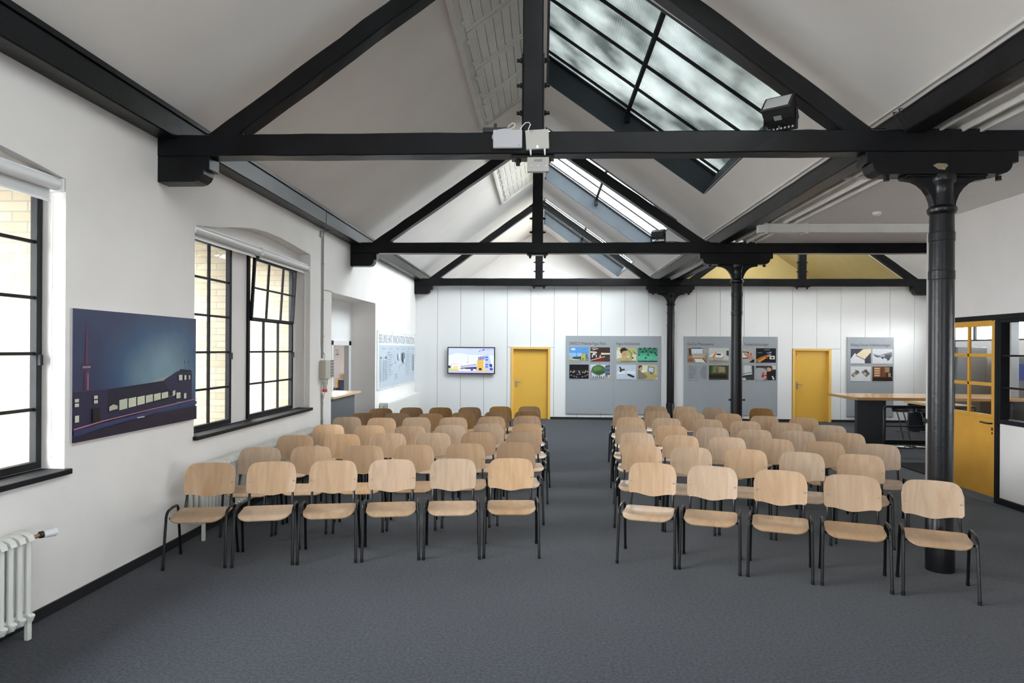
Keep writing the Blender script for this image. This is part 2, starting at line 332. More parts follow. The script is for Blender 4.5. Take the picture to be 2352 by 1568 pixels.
g = MB(); g.box(3.95, 11, -6.2, 12.88, 4.0, 4.08); struct(g.build('ceiling_flat', CEILM))
g = MB(); g.box(3.2, 3.96, -6.2, 26, 4.215, 4.27); struct(g.build('ceiling_valley', TRIMW))
g = MB(); g.box(3.44, 3.97, -6.2, 12.88, 4.05, 4.09); g.box(3.575, 3.605, -6.2, 12.85, 4.0, 4.05); g.box(3.775, 3.80, -6.2, 12.85, 3.99, 4.05); g.box(3.935, 3.965, -6.2, 12.85, 3.985, 4.05)
g.box(3.43, 3.95, 8.05, 8.12, 4.0, 4.05)
g.box(3.45, 3.77, 13.0, 26, 4.03, 4.09); g.box(3.60, 3.66, 13.0, 26, 3.98, 4.03); struct(g.build('trim_1', TRIMW, bevel=.004))
g = MB(); g.box(3.38, XR, 10.86, 10.98, 3.855, 3.995)
struct(g.build('trim_2', TRIMW, bevel=.006), 'white boxed crossbeam under the flat ceiling')
g = MB()
for x in (3.50, 4.12): g.box(x-.025, x+.025, 10.845, 10.862, 3.82, 4.0); g.box(x-.06, x+.025, 10.845, 10.95, 3.82, 3.835)
struct(g.build('trim_3', TRIMW, bevel=.003))

# left wall: recessed arched windows, doorway
A2 = [(7.04, 3.29), (7.30, 3.32), (7.53, 3.353), (7.85, 3.41), (8.17, 3.466), (8.5, 3.51), (8.9, 3.538), (9.35, 3.54), (9.8, 3.52), (10.25, 3.495), (10.63, 3.475)]
A1 = [(1.5, 3.30), (2.2, 3.42), (3.0, 3.48), (3.8, 3.44), (4.45, 3.36), (4.8, 3.325), (5.09, 3.285)]
A0 = [(-4.9, 3.30), (-3.9, 3.44), (-3.1, 3.47), (-2.3, 3.44), (-1.3, 3.30)]
DW = [(11.72, 2.975), (14.85, 2.99)]
ZTOP = 4.3; XI = -3.86
openings = [(A0, 1.05, XI), (A1, 1.05, XI), (A2, 1.05, XI), (DW, 0, -4.2)]
w = MB(); y = -6.2
for top, zs, xi in openings:
    y0, y1 = top[0][0], top[-1][0]
    w.quad((XL, y, 0), (XL, y0, 0), (XL, y0, ZTOP), (XL, y, ZTOP))
    if zs: w.quad((XL, y0, 0), (XL, y1, 0), (XL, y1, zs), (XL, y0, zs)); w.quad((XL, y0, zs), (XL, y1, zs), (xi, y1, zs), (xi, y0, zs))
    for (a, za_), (b, zb_) in zip(top, top[1:]):
        w.quad((XL, a, za_), (XL, b, zb_), (XL, b, ZTOP), (XL, a, ZTOP)); w.quad((XL, a, za_), (XL, b, zb_), (xi, b, zb_), (xi, a, za_))
    w.quad((XL, y0, zs), (xi, y0, zs), (xi, y0, top[0][1]), (XL, y0, top[0][1]))
    w.quad((XL, y1, zs), (xi, y1, zs), (xi, y1, top[-1][1]), (XL, y1, top[-1][1])); y = y1
w.quad((XL, y, 0), (XL, 26, 0), (XL, 26, ZTOP), (XL, y, ZTOP))
# plaster at the back of the recesses, with the glazed openings left out
def holes_wall(m, x, ya, yb, z0, z1, hs):
    yy = sorted({ya, yb}|{h[0] for h in hs}|{h[1] for h in hs}); zz = sorted({z0, z1}|{h[2] for h in hs}|{h[3] for h in hs})
    for p, q in zip(yy, yy[1:]):
        for r, t in zip(zz, zz[1:]):
            if any(h[0] <= p and q <= h[1] and h[2] <= r and t <= h[3] for h in hs): continue
            m.quad((x, p, r), (x, q, r), (x, q, t), (x, p, t))
ZW0, ZW1 = 1.07, 3.245
holes_wall(w, XI, -6.2, 11.72, .9, ZTOP, [(-4.7, -1.5, ZW0, ZW1), (1.7, 5.07, ZW0, ZW1), (7.21, 8.27, ZW0, ZW1), (8.75, 10.36, ZW0, ZW1)])
struct(w.build('wall_left', PLASTER))
# outer brickwork with its deep jambs
b = MB()
for p, q in ((-6.4, -4.75), (-1.45, 1.65), (5.09, 7.19), (8.28, 8.74), (10.38, 11.7)): b.box(-4.75, -3.875, p, q, -.6, 4.6)
for p, q in ((-4.75, -1.45), (1.65, 5.09), (7.19, 8.28), (8.74, 10.38)): b.box(-4.75, -3.875, p, q, -.6, 1.0); b.box(-4.75, -3.875, p, q, 3.27, 4.6)
struct(b.build('wall_outer_brick', BRICK))

def sill(name, y0, y1): return struct(MB().box(-3.86, -3.615, y0, y1, 1.02, 1.062).build(name, STEEL, bevel=.006))
def steel_window(n, y0, y1, z0, z1, ncol, sash=False, x=XI, yl=None):
    r = sroot('window_%d' % n, (x, (y0+y1)/2, z0), 'steel framed window with small panes in the left wall'); f = .055
    m = MB(); m.box(x-.025, x+.03, y0, y0+f, z0, z1); m.box(x-.025, x+.03, y1-f, y1, z0, z1); m.box(x-.025, x+.03, y0+f, y1-f, z0, z0+f); m.box(x-.025, x+.03, y0+f, y1-f, z1-f, z1)
    m.build('window_frame', STEEL, r, bevel=.003)
    zs = [z0+f/2+(z1-z0-f)*k/5 for k in range(6)]; yy = [y0+f/2+(y1-y0-f)*k/ncol for k in range(ncol+1)]
    top = 3 if sash else 5; m = MB()
    for k in range(1, top+(1 if sash else 0)): m.box(x-.012, x+.014, y0+f, y1-f, zs[k]-.012, zs[k]+.012)
    for q in yy[1:-1]: m.box(x-.012, x+.016, q-.013, q+.013, z0+f, zs[top]-(0 if sash else f/2))
    m.build('glazing_bar', STEEL, r)
    MB().quad((x, y0+.02, z0+.02), (x, y1-.02, z0+.02), (x, y1-.02, zs[top]), (x, y0+.02, zs[top])).build('pane', GLASS, r)
    if sash:                                            # upper sash hinged at its foot, tipped a little into the room
        zh = zs[3]; an = math.radians(3.2); T = lambda px, py, pz: (x+.02+px*math.cos(an)+(pz-zh)*math.sin(an), py, zh+(pz-zh)*math.cos(an)-px*math.sin(an))
        def tb(m, xa, xb, ya, yb, za_, zb_):
            m.add([T(px, py, pz) for pz in (za_, zb_) for py in (ya, yb) for px in (xa, xb)], [(0, 2, 3, 1), (4, 5, 7, 6), (0, 1, 5, 4), (2, 6, 7, 3), (0, 4, 6, 2), (1, 3, 7, 5)])
        m = MB(); a, e, t = y0+.045, y1-.045, z1-.06
        tb(m, 0, .035, a, a+.035, zh, t); tb(m, 0, .035, e-.035, e, zh, t); tb(m, 0, .035, a, e, zh, zh+.035); tb(m, 0, .035, a, e, t-.035, t)
        tb(m, .005, .03, a, e, zs[4]-.012, zs[4]+.012)
        for q in yy[1:-1]: tb(m, .005, .03, q-.013, q+.013, zh, t)
        s = m.build('tilting_sash', STEEL, r)
        MB().quad(T(.01, a, zh), T(.01, e, zh), T(.01, e, t), T(.01, a, t)).build('sash_pane', GLASS, s)
        MB().box(x+.05, x+.10, (a+e)/2-.03, (a+e)/2+.03, z1-.09, z1-.05).build('latch', STEEL, s)
    MB().box(x+.03, x+.055, y1-.05, y1-.02, (z0+z1)/2-.3, (z0+z1)/2-.22).build('hinge', STEEL, r)
    return r
steel_window(1, 1.70, 5.07, ZW0, ZW1, 6); steel_window(2, 7.21, 8.27, ZW0, ZW1, 2); steel_window(3, 8.75, 10.36, ZW0, ZW1, 3, True); steel_window(4, -4.7, -1.5, ZW0, ZW1, 6)
sill('trim_4', 1.48, 5.12); sill('trim_5', 7.02, 10.66); sill('trim_6', -4.92, -1.28)

# passage behind the doorway and the little office beyond it
p = MB(); xo = -4.2
for q in ((11.72, 13.47, 0, 2.99), (14.66, 14.85, 0, 2.99), (13.47, 14.66, 2.09, 2.99)): p.quad((xo, q[0], q[2]), (xo, q[1], q[2]), (xo, q[1], q[3]), (xo, q[0], q[3]))
struct(p.build('wall_doorway', PANEL))
fr = MB(); fr.box(-4.28, -4.17, 14.6, 14.76, 0, 2.16); fr.box(-4.28, -4.17, 13.4, 13.5, 0, 2.16); fr.box(-4.28, -4.17, 13.4, 14.76, 2.06, 2.16); fr.box(-4.2, -4.185, 12.52, 12.535, 2.16, 2.98)
struct(fr.build('door_frame', PVC, bevel=.005), 'white frame of the office doorway')
o = MB(); o.box(-8.0, -7.9, 11, 24, 0, 3); o.box(-8, -4.22, 24, 24.1, 0, 3); o.box(-8, -4.22, 11, 11.1, 0, 3); o.box(-8, -4.22, 11, 24.1, 2.9, 3.0)
o.box(-4.25, -4.22, 11, 13.4, 0, 3); o.box(-4.25, -4.22, 14.76, 24, 0, 3)
struct(o.build('wall_office', PLASTER))
pl = MB().box(-6.4, -5.4, 17, 20, 2.86, 2.895).build('added_office_lamp', emis('office_light', (1, .97, .97), 30.0)); tag(pl, 'added unseen lamp brightening the office behind the doorway', 'lamp')  # out-of-sight lamp added to brighten the office

# partition at the end of the hall, vertical boards with open joints; two yellow doors in it
D1 = (-.891, .243); D2 = (7.085, 8.158); ZD = 2.065
seams = [-3.027+.6735*k for k in range(21)]
p = MB(); edges = [XL]+seams+[10.93]
for a, e in zip(edges, edges[1:]):
    segs = [(a+.004, e-.004, .07, ZB+.05)]
    for d in (D1, D2):
        ns = []
        for s in segs:
            if s[2] < .1 and s[1] > d[0] and s[0] < d[1]:
                ns.append((s[0], s[1], ZD+.004, s[3]))
                if s[0] < d[0]: ns.append((s[0], d[0], .07, ZD-.004))
                if s[1] > d[1]: ns.append((d[1], s[1], .07, ZD-.004))
            else: ns.append(s)
        segs = ns
    for s in segs:
        if s[1]-s[0] > .01: p.box(s[0], s[1], YB, YB+.03, s[2], s[3])
struct(p.build('wall_back', PANEL, bevel=.002))
p = MB()
for a, e in ((XL, D1[0]+.02), (D1[1]-.02, D2[0]+.02), (D2[1]-.02, 10.93)): p.box(a, e, YB+.03, YB+.12, 0, ZB+.05)
for d in (D1, D2): p.box(d[0], d[1], YB+.03, YB+.12, ZD-.02, ZB+.05)
struct(p.build('wall_back_core', PM('joint_grey', (.10, .105, .11), .8)))
def yellow_door(n, d, label, number=None):
    r = sroot('door_%d' % n, ((d[0]+d[1])/2, YB, 0), label); a, e = d; m = MB()
    m.box(a, a+.072, YB-.022, YB+.13, 0, ZD); m.box(e-.072, e, YB-.022, YB+.13, 0, ZD); m.box(a+.072, e-.072, YB-.022, YB+.13, ZD-.055, ZD)
    m.build('door_frame', YELLOWF, r, bevel=.004)
    l = box('door_leaf', a+.072, e-.072, YB+.075, YB+.115, .004, ZD-.055, YELLOW, r)
    h = MB(); x = a+.16; h.box(x-.02, x+.02, YB+.062, YB+.075, .92, 1.12); h.tube([(x, YB+.07, 1.06), (x, YB+.02, 1.06), (x+.02, YB+.015, 1.06), (x+.13, YB+.018, 1.06)], .010)
    lab(h.build('door_handle', SILVER, l, smooth=True), 'metal lever handle on a plate')
    if number: text('door_number', number, .11, INK, (a+.11, YB+.073, 1.86), (1, 0, 0), l)
yellow_door(1, D1, 'yellow door in the white panelled wall, beside the television'); yellow_door(2, D2, 'yellow door in the panelled wall, right of the columns', '1')

# wall on the right with glazed steel screen and a yellow glazed door
w = MB(); t0, t1 = XR, XR+.13
w.box(t0, t1, -6.2, 11.0, 2.50, 4.0); w.box(t0, t1, 10.50, 11.0, 0, 2.50); w.box(t0+.02, t1-.02, -6.2, 9.29, .08, 1.06)
struct(w.build('wall_right', PLASTER, bevel=.003))
fr = MB(); fr.box(t0-.012, t1, -6.2, 10.50, 2.43, 2.50); fr.box(t0-.012, t1, 9.29, 9.355, 0, 2.43); fr.box(t0-.012, t1, 10.455, 10.50, 0, 2.43)
fr.box(t0-.01, t1, -6.2, 9.29, 1.06, 1.12); fr.box(t0-.012, t1, -6.2, 9.29, 0, .08)
for q in (7.35, 5.4, 3.45, 1.5, -.45, -2.4, -4.3): fr.box(t0-.01, t1, q-.03, q+.03, 1.12, 2.43)
fr.box(t0-.008, t1-.02, 9.24, 9.29, 1.12, 2.43); fr.box(t0-.008, t1-.02, -6.2, 9.24, 2.39, 2.43)
for z in (1.955, 1.535): fr.box(t0+.01, t1-.04, -6.2, 9.24, z-.012, z+.012)
r = sroot('window_5', (XR, 4, 1.1), 'dark steel glazed screen in the right wall'); fr.build('window_frame', STEEL, r, bevel=.003)
MB().quad((t0+.05, -6.2, 1.1), (t0+.05, 9.26, 1.1), (t0+.05, 9.26, 2.41), (t0+.05, -6.2, 2.41)).build('pane', GLASS, r)
r = sroot('door_3', (XR, 9.9, 0), 'yellow steel door with six panes in the right wall'); a, e = 9.36, 10.45; x0, x1 = XR+.005, XR+.045
m = MB(); m.box(x0, x1, a, e, .06, 1.15); m.box(x0, x1, a, a+.085, 1.15, 2.42); m.box(x0, x1, e-.085, e, 1.15, 2.42); m.box(x0, x1, a+.085, e-.085, 2.35, 2.432)
m.box(x0-.004, x1, a, e, 1.11, 1.16)
for z in (1.957, 1.566): m.box(x0, x1-.005, a+.085, e-.085, z-.024, z+.024)
m.box(x0, x1-.005, 9.925, 9.965, 1.15, 2.36)
l = m.build('door_leaf', DOORO, r, bevel=.004)
MB().quad((x0+.02, a+.05, 1.12), (x0+.02, e-.05, 1.12), (x0+.02, e-.05, 2.38), (x0+.02, a+.05, 2.38)).build('pane', GLASS, l)
h = MB().tube([(x0+.01, 9.42, 1.045), (x0-.045, 9.42, 1.045), (x0-.05, 9.45, 1.045), (x0-.045, 9.60, 1.05)], .011); h.box(x0-.005, x0+.002, 9.405, 9.435, .95, .99); h.box(x0-.004, x0+.002, 9.41, 9.43, .90, .93)
lab(h.build('door_handle', BLACKP, l, smooth=True), 'black lever handle')
kn = MB().tube([(XR+.005, 10.93, .925), (XR-.035, 10.93, .925)], .02, 14); kn.tube([(XR-.03, 10.93, .925), (XR-.042, 10.93, .925), (XR-.06, 10.93, .925), (XR-.068, 10.93, .925)], [.03, .045, .045, .03], 18)
tag(kn.build('door_stop', BLACKP, smooth=True), 'round black knob on the end of the white right wall', 'door stop')

# far side of the back aisle
w = MB(); xx = 10.93
for q in ((8, 13, 0, 4.1), (18.8, 26, 0, 4.1), (13, 18.8, 0, 2.28), (13, 18.8, 2.85, 4.1)): w.box(xx, xx+.15, q[0], q[1], q[2], q[3])
struct(w.build('wall_back_aisle', PLASTER)); struct(box('wall_side_room', XR+.13, 11, 7.9, 8.0, 0, 4.05, PLASTER))
r = sroot('window_6', (xx, 15.9, 2.28), 'wide window in the far right wall'); m = MB()
for k in range(7): q = 13+5.8*k/6; m.box(xx+.02, xx+.08, q-.03, q+.03, 2.28, 2.85)
for z in (2.30, 2.83): m.box(xx+.02, xx+.08, 13, 18.8, z-.02, z+.02)
m.build('window_frame', STEEL, r); MB().quad((xx+.05, 13, 2.28), (xx+.05, 18.8, 2.28), (xx+.05, 18.8, 2.85), (xx+.05, 13, 2.85)).build('pane', GLASS, r)
struct(box('ground_yard', 11.2, 40, -10, 40, -.7, -.6, YARD)); struct(MB().box(11, 11.1, -6.2, 0, 0, 4.05).box(11, 11.1, 5, 7.9, 0, 4.05).box(11, 11.1, 0, 5, 0, 1.2).box(11, 11.1, 0, 5, 2.2, 4.05).build('wall_side_room_outer', PLASTER))

# skirtings
struct(MB().box(XL, XL+.015, -6.2, 11.72, 0, .085).box(XL, XL+.015, 14.86, YB, 0, .085).build('baseboard_left', SKIRT))
struct(MB().box(XL, D1[0], YB-.014, YB+.004, 0, .07).box(D1[1], D2[0], YB-.014, YB+.004, 0, .07).box(D2[1], 10.93, YB-.014, YB+.004, 0, .07).build('baseboard_back', SKIRT))

# skylights
RIB = {0: FROSTED, 1: FROSTED, 2: RIBBED}
zg = lambda x: zc(x)+.46
for k, (a, e) in enumerate(BAYS):
    xa, xb, xg = .08, 2.70, 2.893
    r = sroot('window_%d' % (7+k), (1.4, (a+e)/2, 5.6), 'long sloping skylight in the right ceiling slope')
    m = MB(); t = .035
    for y, s in ((a, -1), (e, 1)):
        m.prism([(xa, y, zc(xa)-.012), (xb, y, zc(xb)-.012), (xg, y, zg(xg)), (xa, y, zg(xa))], (0, s*t, 0))
    m.prism([(xb, a, zc(xb)-.012), (xg, a, zg(xg)), (xg+t, a, zg(xg)), (xb+t, a, zc(xb)-.015)], (0, e-a, 0))
    m.prism([(xa, a, zc(xa)-.012), (xa, a, zg(xa)), (xa-t, a, zg(xa)), (xa-t, a, zc(xa)-.015)], (0, e-a, 0))
    m.build('skylight_well', WELL, r)
    m = MB()
    for y in (a+.02, e-.02): m.prism([(xa, y-.02, zg(xa)-.04), (xg, y-.02, zg(xg)-.04), (xg, y-.02, zg(xg)), (xa, y-.02, zg(xa))], (0, .04, 0))
    y = e-.23
    while y > a+.1:
        m.prism([(xa, y-.014, zg(xa)-.045), (xg, y-.014, zg(xg)-.045), (xg, y-.014, zg(xg)), (xa, y-.014, zg(xa))], (0, .028, 0)); y -= .855
    m.build('glazing_bar', STEEL, r)
    m = MB().box(1.375, 1.43, a+.01, e+.02, zg(1.4)-.10, zg(1.4)-.045); m.box(1.36, 1.445, e-.12, e-.02, zg(1.4)-.22, zg(1.4)-.10); m.build('cross_bar', STEEL, r)
    MB().quad((xa, a, zg(xa)), (xg, a, zg(xg)), (xg, e, zg(xg)), (xa, e, zg(xa))).build('pane', RIB.get(k, SKYGLASS), r)
r = sroot('window_14', (6.5, 22.5, 6), 'added unseen skylight over the back aisle beyond the panelled wall')  # hidden opening added to light the slopes behind the partition
MB().quad((5.8, 19.9, za(5.8)+.05), (7.15, 19.9, za(7.15)+.05), (7.15, 25, za(7.15)+.05), (5.8, 25, za(5.8)+.05)).build('pane', HALFGLASS, r)
r = sroot('window_12', (5.9, 16, 6), 'added unseen skylight over the back aisle')  # hidden opening added to light the right slope of the aisle
MB().quad((4.6, 14.1, za(4.6)+.05), (7.15, 14.1, za(7.15)+.05), (7.15, 18, za(7.15)+.05), (4.6, 18, za(4.6)+.05)).build('pane', DIMGLASS, r)

# ================================================================ ROOF TIMBERS
def bolt_x(m, x, y, z, s, L=.05): m.tube([(x, y, z), (x+s*L*.35, y, z)], .026, 6); m.tube([(x+s*L*.35, y, z), (x+s*L, y, z)], .017, 8)
def bolster(m, xa, xb, y, yw, z0, z1, left=True, right=True):   # block with quarter-round ends and a small step
    zm = z0+(z1-z0)*.45; pts = []; rr = zm-z0
    if left:
        pts += [(xa, z1), (xa, zm+.01), (xa+.05, zm+.01)]+[(xa+.05+rr*(1-math.cos(t)), zm-rr*math.sin(t)) for t in (.3, .7, 1.1, 1.57)]
    else: pts += [(xa, z1), (xa, z0)]
    if right:
        pts += [(xb-.05-rr*(1-math.cos(t)), zm-rr*math.sin(t)) for t in (1.57, 1.1, .7, .3)]+[(xb-.05, zm+.01), (xb, zm+.01), (xb, z1)]
    else: pts += [(xb, z0), (xb, z1)]
    m.prism([(x, y, z) for x, z in pts], (0, yw, 0))
TL = ('nearest black timber roof truss, carrying the white network boxes', 'middle black timber roof truss, over the second column', 'farthest black timber roof truss, just before the panelled wall')
def rafters(par, y, c, lr):
    for s, (xb, sn) in zip((-1, 1), lr):
        a0 = Vector((c+s*(xb+.12), y+.1, ZT-.12*sn)); b0 = Vector((c+s*.06, y+.1, ZT+sn*(xb-.06)))
        MB().beam(a0, b0, (0, 0, 1), .172, .19).build('rafter', TIMBER, par)
def king(par, y, c, top=6.36):
    MB().beam((c, y+.1, ZT-.03), (c, y+.1, top), (1, 0, 0), .19, .19, seg=8, jit=.003).build('king_post', TIMBER, par)
    m = MB()
    for s in (-1, 1):
        m.box(min(c+s*.093, c+s*.105), max(c+s*.093, c+s*.105), y+.05, y+.15, ZT, ZT+.75)
        for z in (4.225, 4.485, 4.72): bolt_x(m, c+s*.105, y+.1, z, s)
    m.box(c-.2, c+.2, y+.03, y+.17, ZB-.03, ZB-.004)
    for s in (-1, 1): m.tube([(c+s*.14, y+.1, ZB-.02), (c+s*.14, y+.1, ZB-.055)], .03, 6); m.tube([(c+s*.14, y+.1, ZB-.055), (c+s*.14, y+.1, ZB-.085)], .02, 8)
    lab(m.build('iron_strap', IRON, par, bevel=.002), 'iron strap with bolts')
for k, y in enumerate(YT):
    r = thing('roof_truss', TL[k], 'roof truss', (X0, y+.1, ZB))
    xe = XR if k == 0 else 10.93
    MB().beam((XL, y+.1, (ZB+ZT)/2), (xe, y+.1, (ZB+ZT)/2), (0, 0, 1), ZT-ZB, .2, seg=40, jit=.004).build('tie_beam', TIMBER, r)
    king(r, y, X0); rafters(r, y, X0, (((2.935, .722), (2.96, .767)), ((3.01, .69), (3.02, .69)), ((3.0, .72), (3.05, .72)))[k])
    m = MB(); bolster(m, XL, -3.16, y, .2, ZB-.245, ZB-.002, left=False); m.build('corbel', TIMBER, r, bevel=.006)
    if k == 2:
        king(r, y, 7.275); rafters(r, y, 7.275, ((3.0, .717), (3.0, .717)))
        m = MB(); bolster(m, 10.26, 10.93, y, .2, ZB-.245, ZB-.002, right=False); m.build('corbel', TIMBER, r, bevel=.006)
    if k == 1: rafters(r, y+.05, 7.275, ((3.0, .717), (3.0, .717)))
    m = MB()
    for q in (-3.02, 2.95): m.box(q-.17, q+.17, y+.03, y+.17, ZT-.005, ZT+.018)
    m.build('foot_plate', IRON, r)
# wall plates along the eaves
def plate(x0, x1, y0, y1, label, name='eaves_beam'):
    segs = [y0]+[t for t in (6.43, 10.6, 12.97, 19.49) if y0 < t < y1]+[y1]
    r = thing(name, label, 'beam', ((x0+x1)/2, y0, 3.98))
    MB().beam(((x0+x1)/2, y0, 4.085), ((x0+x1)/2, y1, 4.085), (0, 0, 1), .215, x1-x0, seg=60, jit=.003).build('timber', TIMBER, r)
    return r
r = plate(XL, -3.46, -6.2, 26, 'black eaves beam running along the top of the left wall')
MB().box(-3.64, -3.44, -6.2, 26, 4.19, 4.235).build('ledge_board', TIMBER, r)
m = MB().box(-3.465, -3.455, 10.78, 10.80, 3.98, 4.2); m.build('iron_strap', IRON, r)
r = plate(3.25, 3.45, -6.2, 26, 'black valley beam between the sloping and the flat ceiling')
m = MB().tube([(3.245, y/4, 4.185+.004*math.sin(y*1.7)) for y in range(0, 104)], .006, 6); lab(m.build('cable', BLACKP, r), 'thin black cable clipped along the edge')
m = MB(); [m.tube([(3.24, 6.25+.05*q, 4.06), (3.2, 6.25+.05*q, 4.10+.03*math.sin(q)), (3.19, 6.28+.05*q, 4.18), (3.24, 6.33+.05*q, 4.2)], .006, 6) for q in (0, 2)]
tag(m.build('cable_loop', BLACKP, smooth=True), 'small bundle of black cable loops at the right foot of the nearest truss', 'cable')
plate(3.77, 3.97, 12.98, 26, 'black valley beam on the far side of the gutter, behind the second column')

# iron columns
def column(y, label, XC, XB=3.605):
    r = thing('iron_column', label, 'column', (XC, y, 0), 'cast iron columns'); c = (XC, y); zb = ZB-.205
    MB().lathe([(.104, .50), (.104, 2.66), (.109, 2.665), (.109, 2.74), (.104, 2.745), (.103, 3.01), (.108, 3.015), (.108, 3.09), (.102, 3.095), (.100, 3.255), (.112, 3.265), (.123, 3.285), (.123, 3.31), (.108, 3.33), (.094, 3.34), (.090, 3.44), (.094, 3.52), (.115, 3.55), (.12, zb-.03), (.12, zb)], c).build('shaft', IRON, r, smooth=True)
    MB().lathe([(.119, 0), (.119, .49), (.108, .512)], c).build('base_drum', IRON, r, smooth=True)
    for s in (-1, 1):
        pts = [(XC+s*.08, zb-.005), (XC+s*.37, zb-.005), (XC+s*.37, zb-.035), (XC+s*.33, zb-.04)]
        pts += [(XC+s*(.33-.235*math.sin(t)), zb-.04-.29*(1-math.cos(t))) for t in (.25, .5, .75, 1.0, 1.25, 1.5)]+[(XC+s*.085, zb-.31)]
        MB().prism([(x, y-.04, z) for x, z in pts], (0, .08, 0)).build('bracket', IRON, r, bevel=.004)
    m = MB(); bolster(m, XB-.67, XB+.67, y-.1, .2, zb, ZB-.002); m.box(XC-.36, XC+.36, y-.08, y+.08, zb-.018, zb)
    b = m.build('bolster', TIMBER, r, bevel=.006)
    m = MB(); [m.tube([(XC+q, y, zb-.001), (XC+q, y, zb-.04)], .028, 6) for q in (-.5, .5)]; m.build('bolt', IRON, b)
    return r, b
CY = [y+.1 for y in YT]
r, b = column(CY[0], 'nearest black iron column, behind the rightmost chair of the front row', 3.66)
m = MB().prism([(3.52, CY[0]-.1015, 3.685), (3.56, CY[0]-.1015, 3.705), (3.64, CY[0]-.1015, 3.70), (3.655, CY[0]-.1015, 3.68), (3.635, CY[0]-.1015, 3.665), (3.625, CY[0]-.1015, 3.645), (3.57, CY[0]-.1015, 3.65)], (0, -.002, 0)); lab(m.build('paint_chip', flat('chip', sr(150, 135, 110)), b), 'patch of chipped paint')
r2, b = column(CY[1], 'middle black iron column, with a ring clamp, in front of the grey display boards', 3.645); XC = 3.645
m = MB().lathe([(.109, 1.06), (.109, 1.10)], (XC, CY[1]))
for s in (-1, 1): m.tube([(XC+s*.10, CY[1]-.02, 1.08), (XC+s*.14, CY[1]-.03, 1.08)], .010, 8); m.tube([(XC+s*.135, CY[1]-.03, 1.065), (XC+s*.135, CY[1]-.03, 1.10)], .018, 8)
lab(m.build('ring_clamp', IRON, r2, smooth=True), 'ring clamp with two hooks')
column(CY[2], 'farthest black iron column, between the two pairs of grey display boards', 3.632)

# boarded-over skylights in the left slope
for a, e, L in ((7.35, 12.1, 'white boarded hatch in the left ceiling slope beside the nearest king post'), (13.97, 18.3, 'white boarded hatch in the left ceiling slope beyond the middle truss')):
    r = thing('roof_hatch', L, 'hatch', (-.6, a, 6.2)); S = lambda x, y, d: (x, y, zc(x)-d)
    def sl(m, xa, xb, ya, yb, d0, d1): m.add([S(x, y, d) for d in (d0, d1) for y in (ya, yb) for x in (xa, xb)], [(0, 2, 3, 1), (4, 5, 7, 6), (0, 1, 5, 4), (2, 6, 7, 3), (0, 4, 6, 2), (1, 3, 7, 5)])
    m = MB(); sl(m, -1.10, -1.05, a, e, -.01, .05); sl(m, -1.05, -.98, a, e, -.01, .02); sl(m, -.12, -.10, a, e, -.01, .05); sl(m, -1.1, -.1, e-.05, e, -.01, .05); sl(m, -1.1, -.1, a, a+.05, -.01, .05); m.build('hatch_frame', TRIMW, r)
    n = 4; h = (e-a-.1)/n
    for k in range(n):
        ya, yb = a+.05+k*h+.008, a+.05+(k+1)*h-.008; m = MB()
        for q in range(8): sl(m, -.97+q*.106+.004, -.97+(q+1)*.106-.004, ya+.07, yb-.07, .0, .02)
        sl(m, -.975, -.12, ya, ya+.075, 0, .034); sl(m, -.975, -.12, yb-.075, yb, 0, .034); sl(m, -.975, -.90, ya, yb, 0, .032)
        f = m.build('hatch_leaf', TRIMW, r)
        for q in (ya+.25, yb-.25): m = MB(); sl(m, -1.0, -.955, q-.05, q+.05, .03, .045); sl(m, -.99, -.92, q-.015, q+.015, .03, .042); m.build('hinge', TRIMW, f)

# ================================================================ THINGS ON THE BEAMS
y = YT[0]
r = thing('network_box', 'white rectangular network box on the front of the nearest tie beam', 'network box', (-.33, y, 3.94))
MB().box(-.465, -.195, y-.045, y-.006, 3.859, 4.027).build('housing', APW, r, bevel=.008)
m = MB(); [m.box(-.235+.02*q/2, -.231+.02*q/2+(.003 if q % 2 else 0), y-.0465, y-.0445, 3.876, 3.884+.004*(q % 2)) for q in range(3)]; m.build('mark', INKL, r)
lab(MB().tube([(-.42, y-.02, 4.03), (-.36, y-.015, 4.04), (-.31, y, 4.042), (-.27, y+.02, 4.07), (-.265, y+.03, 4.10), (-.285, y+.05, 4.118), (-.32, y+.06, 4.10), (-.36, y+.08, 4.03)], .005, 8).build('cable', PVC, r, smooth=True), 'white looped cable')
lab(MB().tube([(-.463, y-.02, 3.99), (-.472, y-.018, 3.975), (-.472, y-.018, 3.955), (-.463, y-.02, 3.945)], .004, 6).build('cable', PVC, r, smooth=True), 'short white cable at the left edge')
r = thing('network_box', 'squarish white network box with a blue light and two antennas on the nearest tie beam', 'network box', (-.06, y, 3.93))
m = MB(); m.prism([(-.168, y-.05, 4.018), (.048, y-.05, 4.03), (.055, y-.05, 3.85), (-.158, y-.05, 3.84)], (0, .044, 0)); m.build('housing', PM('off_white_plastic', (.42, .41, .38), .45), r, bevel=.006)
lab(MB().box(-.062, -.046, y-.0525, y-.0495, 3.852, 3.878).build('status_light', emis('blue_led', (.35, .75, 1.), 2.2), r), 'lit blue status light')
m = MB(); m.box(-.117, -.114, y-.0515, y-.0495, 3.992, 4.02); m.box(-.105, -.102, y-.0515, y-.0495, 3.992, 4.02); m.build('slot', INK, r)
for q in (-.118, .012): MB().tube([(q, y-.04, 3.853), (q+.002, y-.042, 3.82), (q+.004, y-.042, 3.79)], [.009, .008, .006], 8).build('antenna', PVC, r, smooth=True)
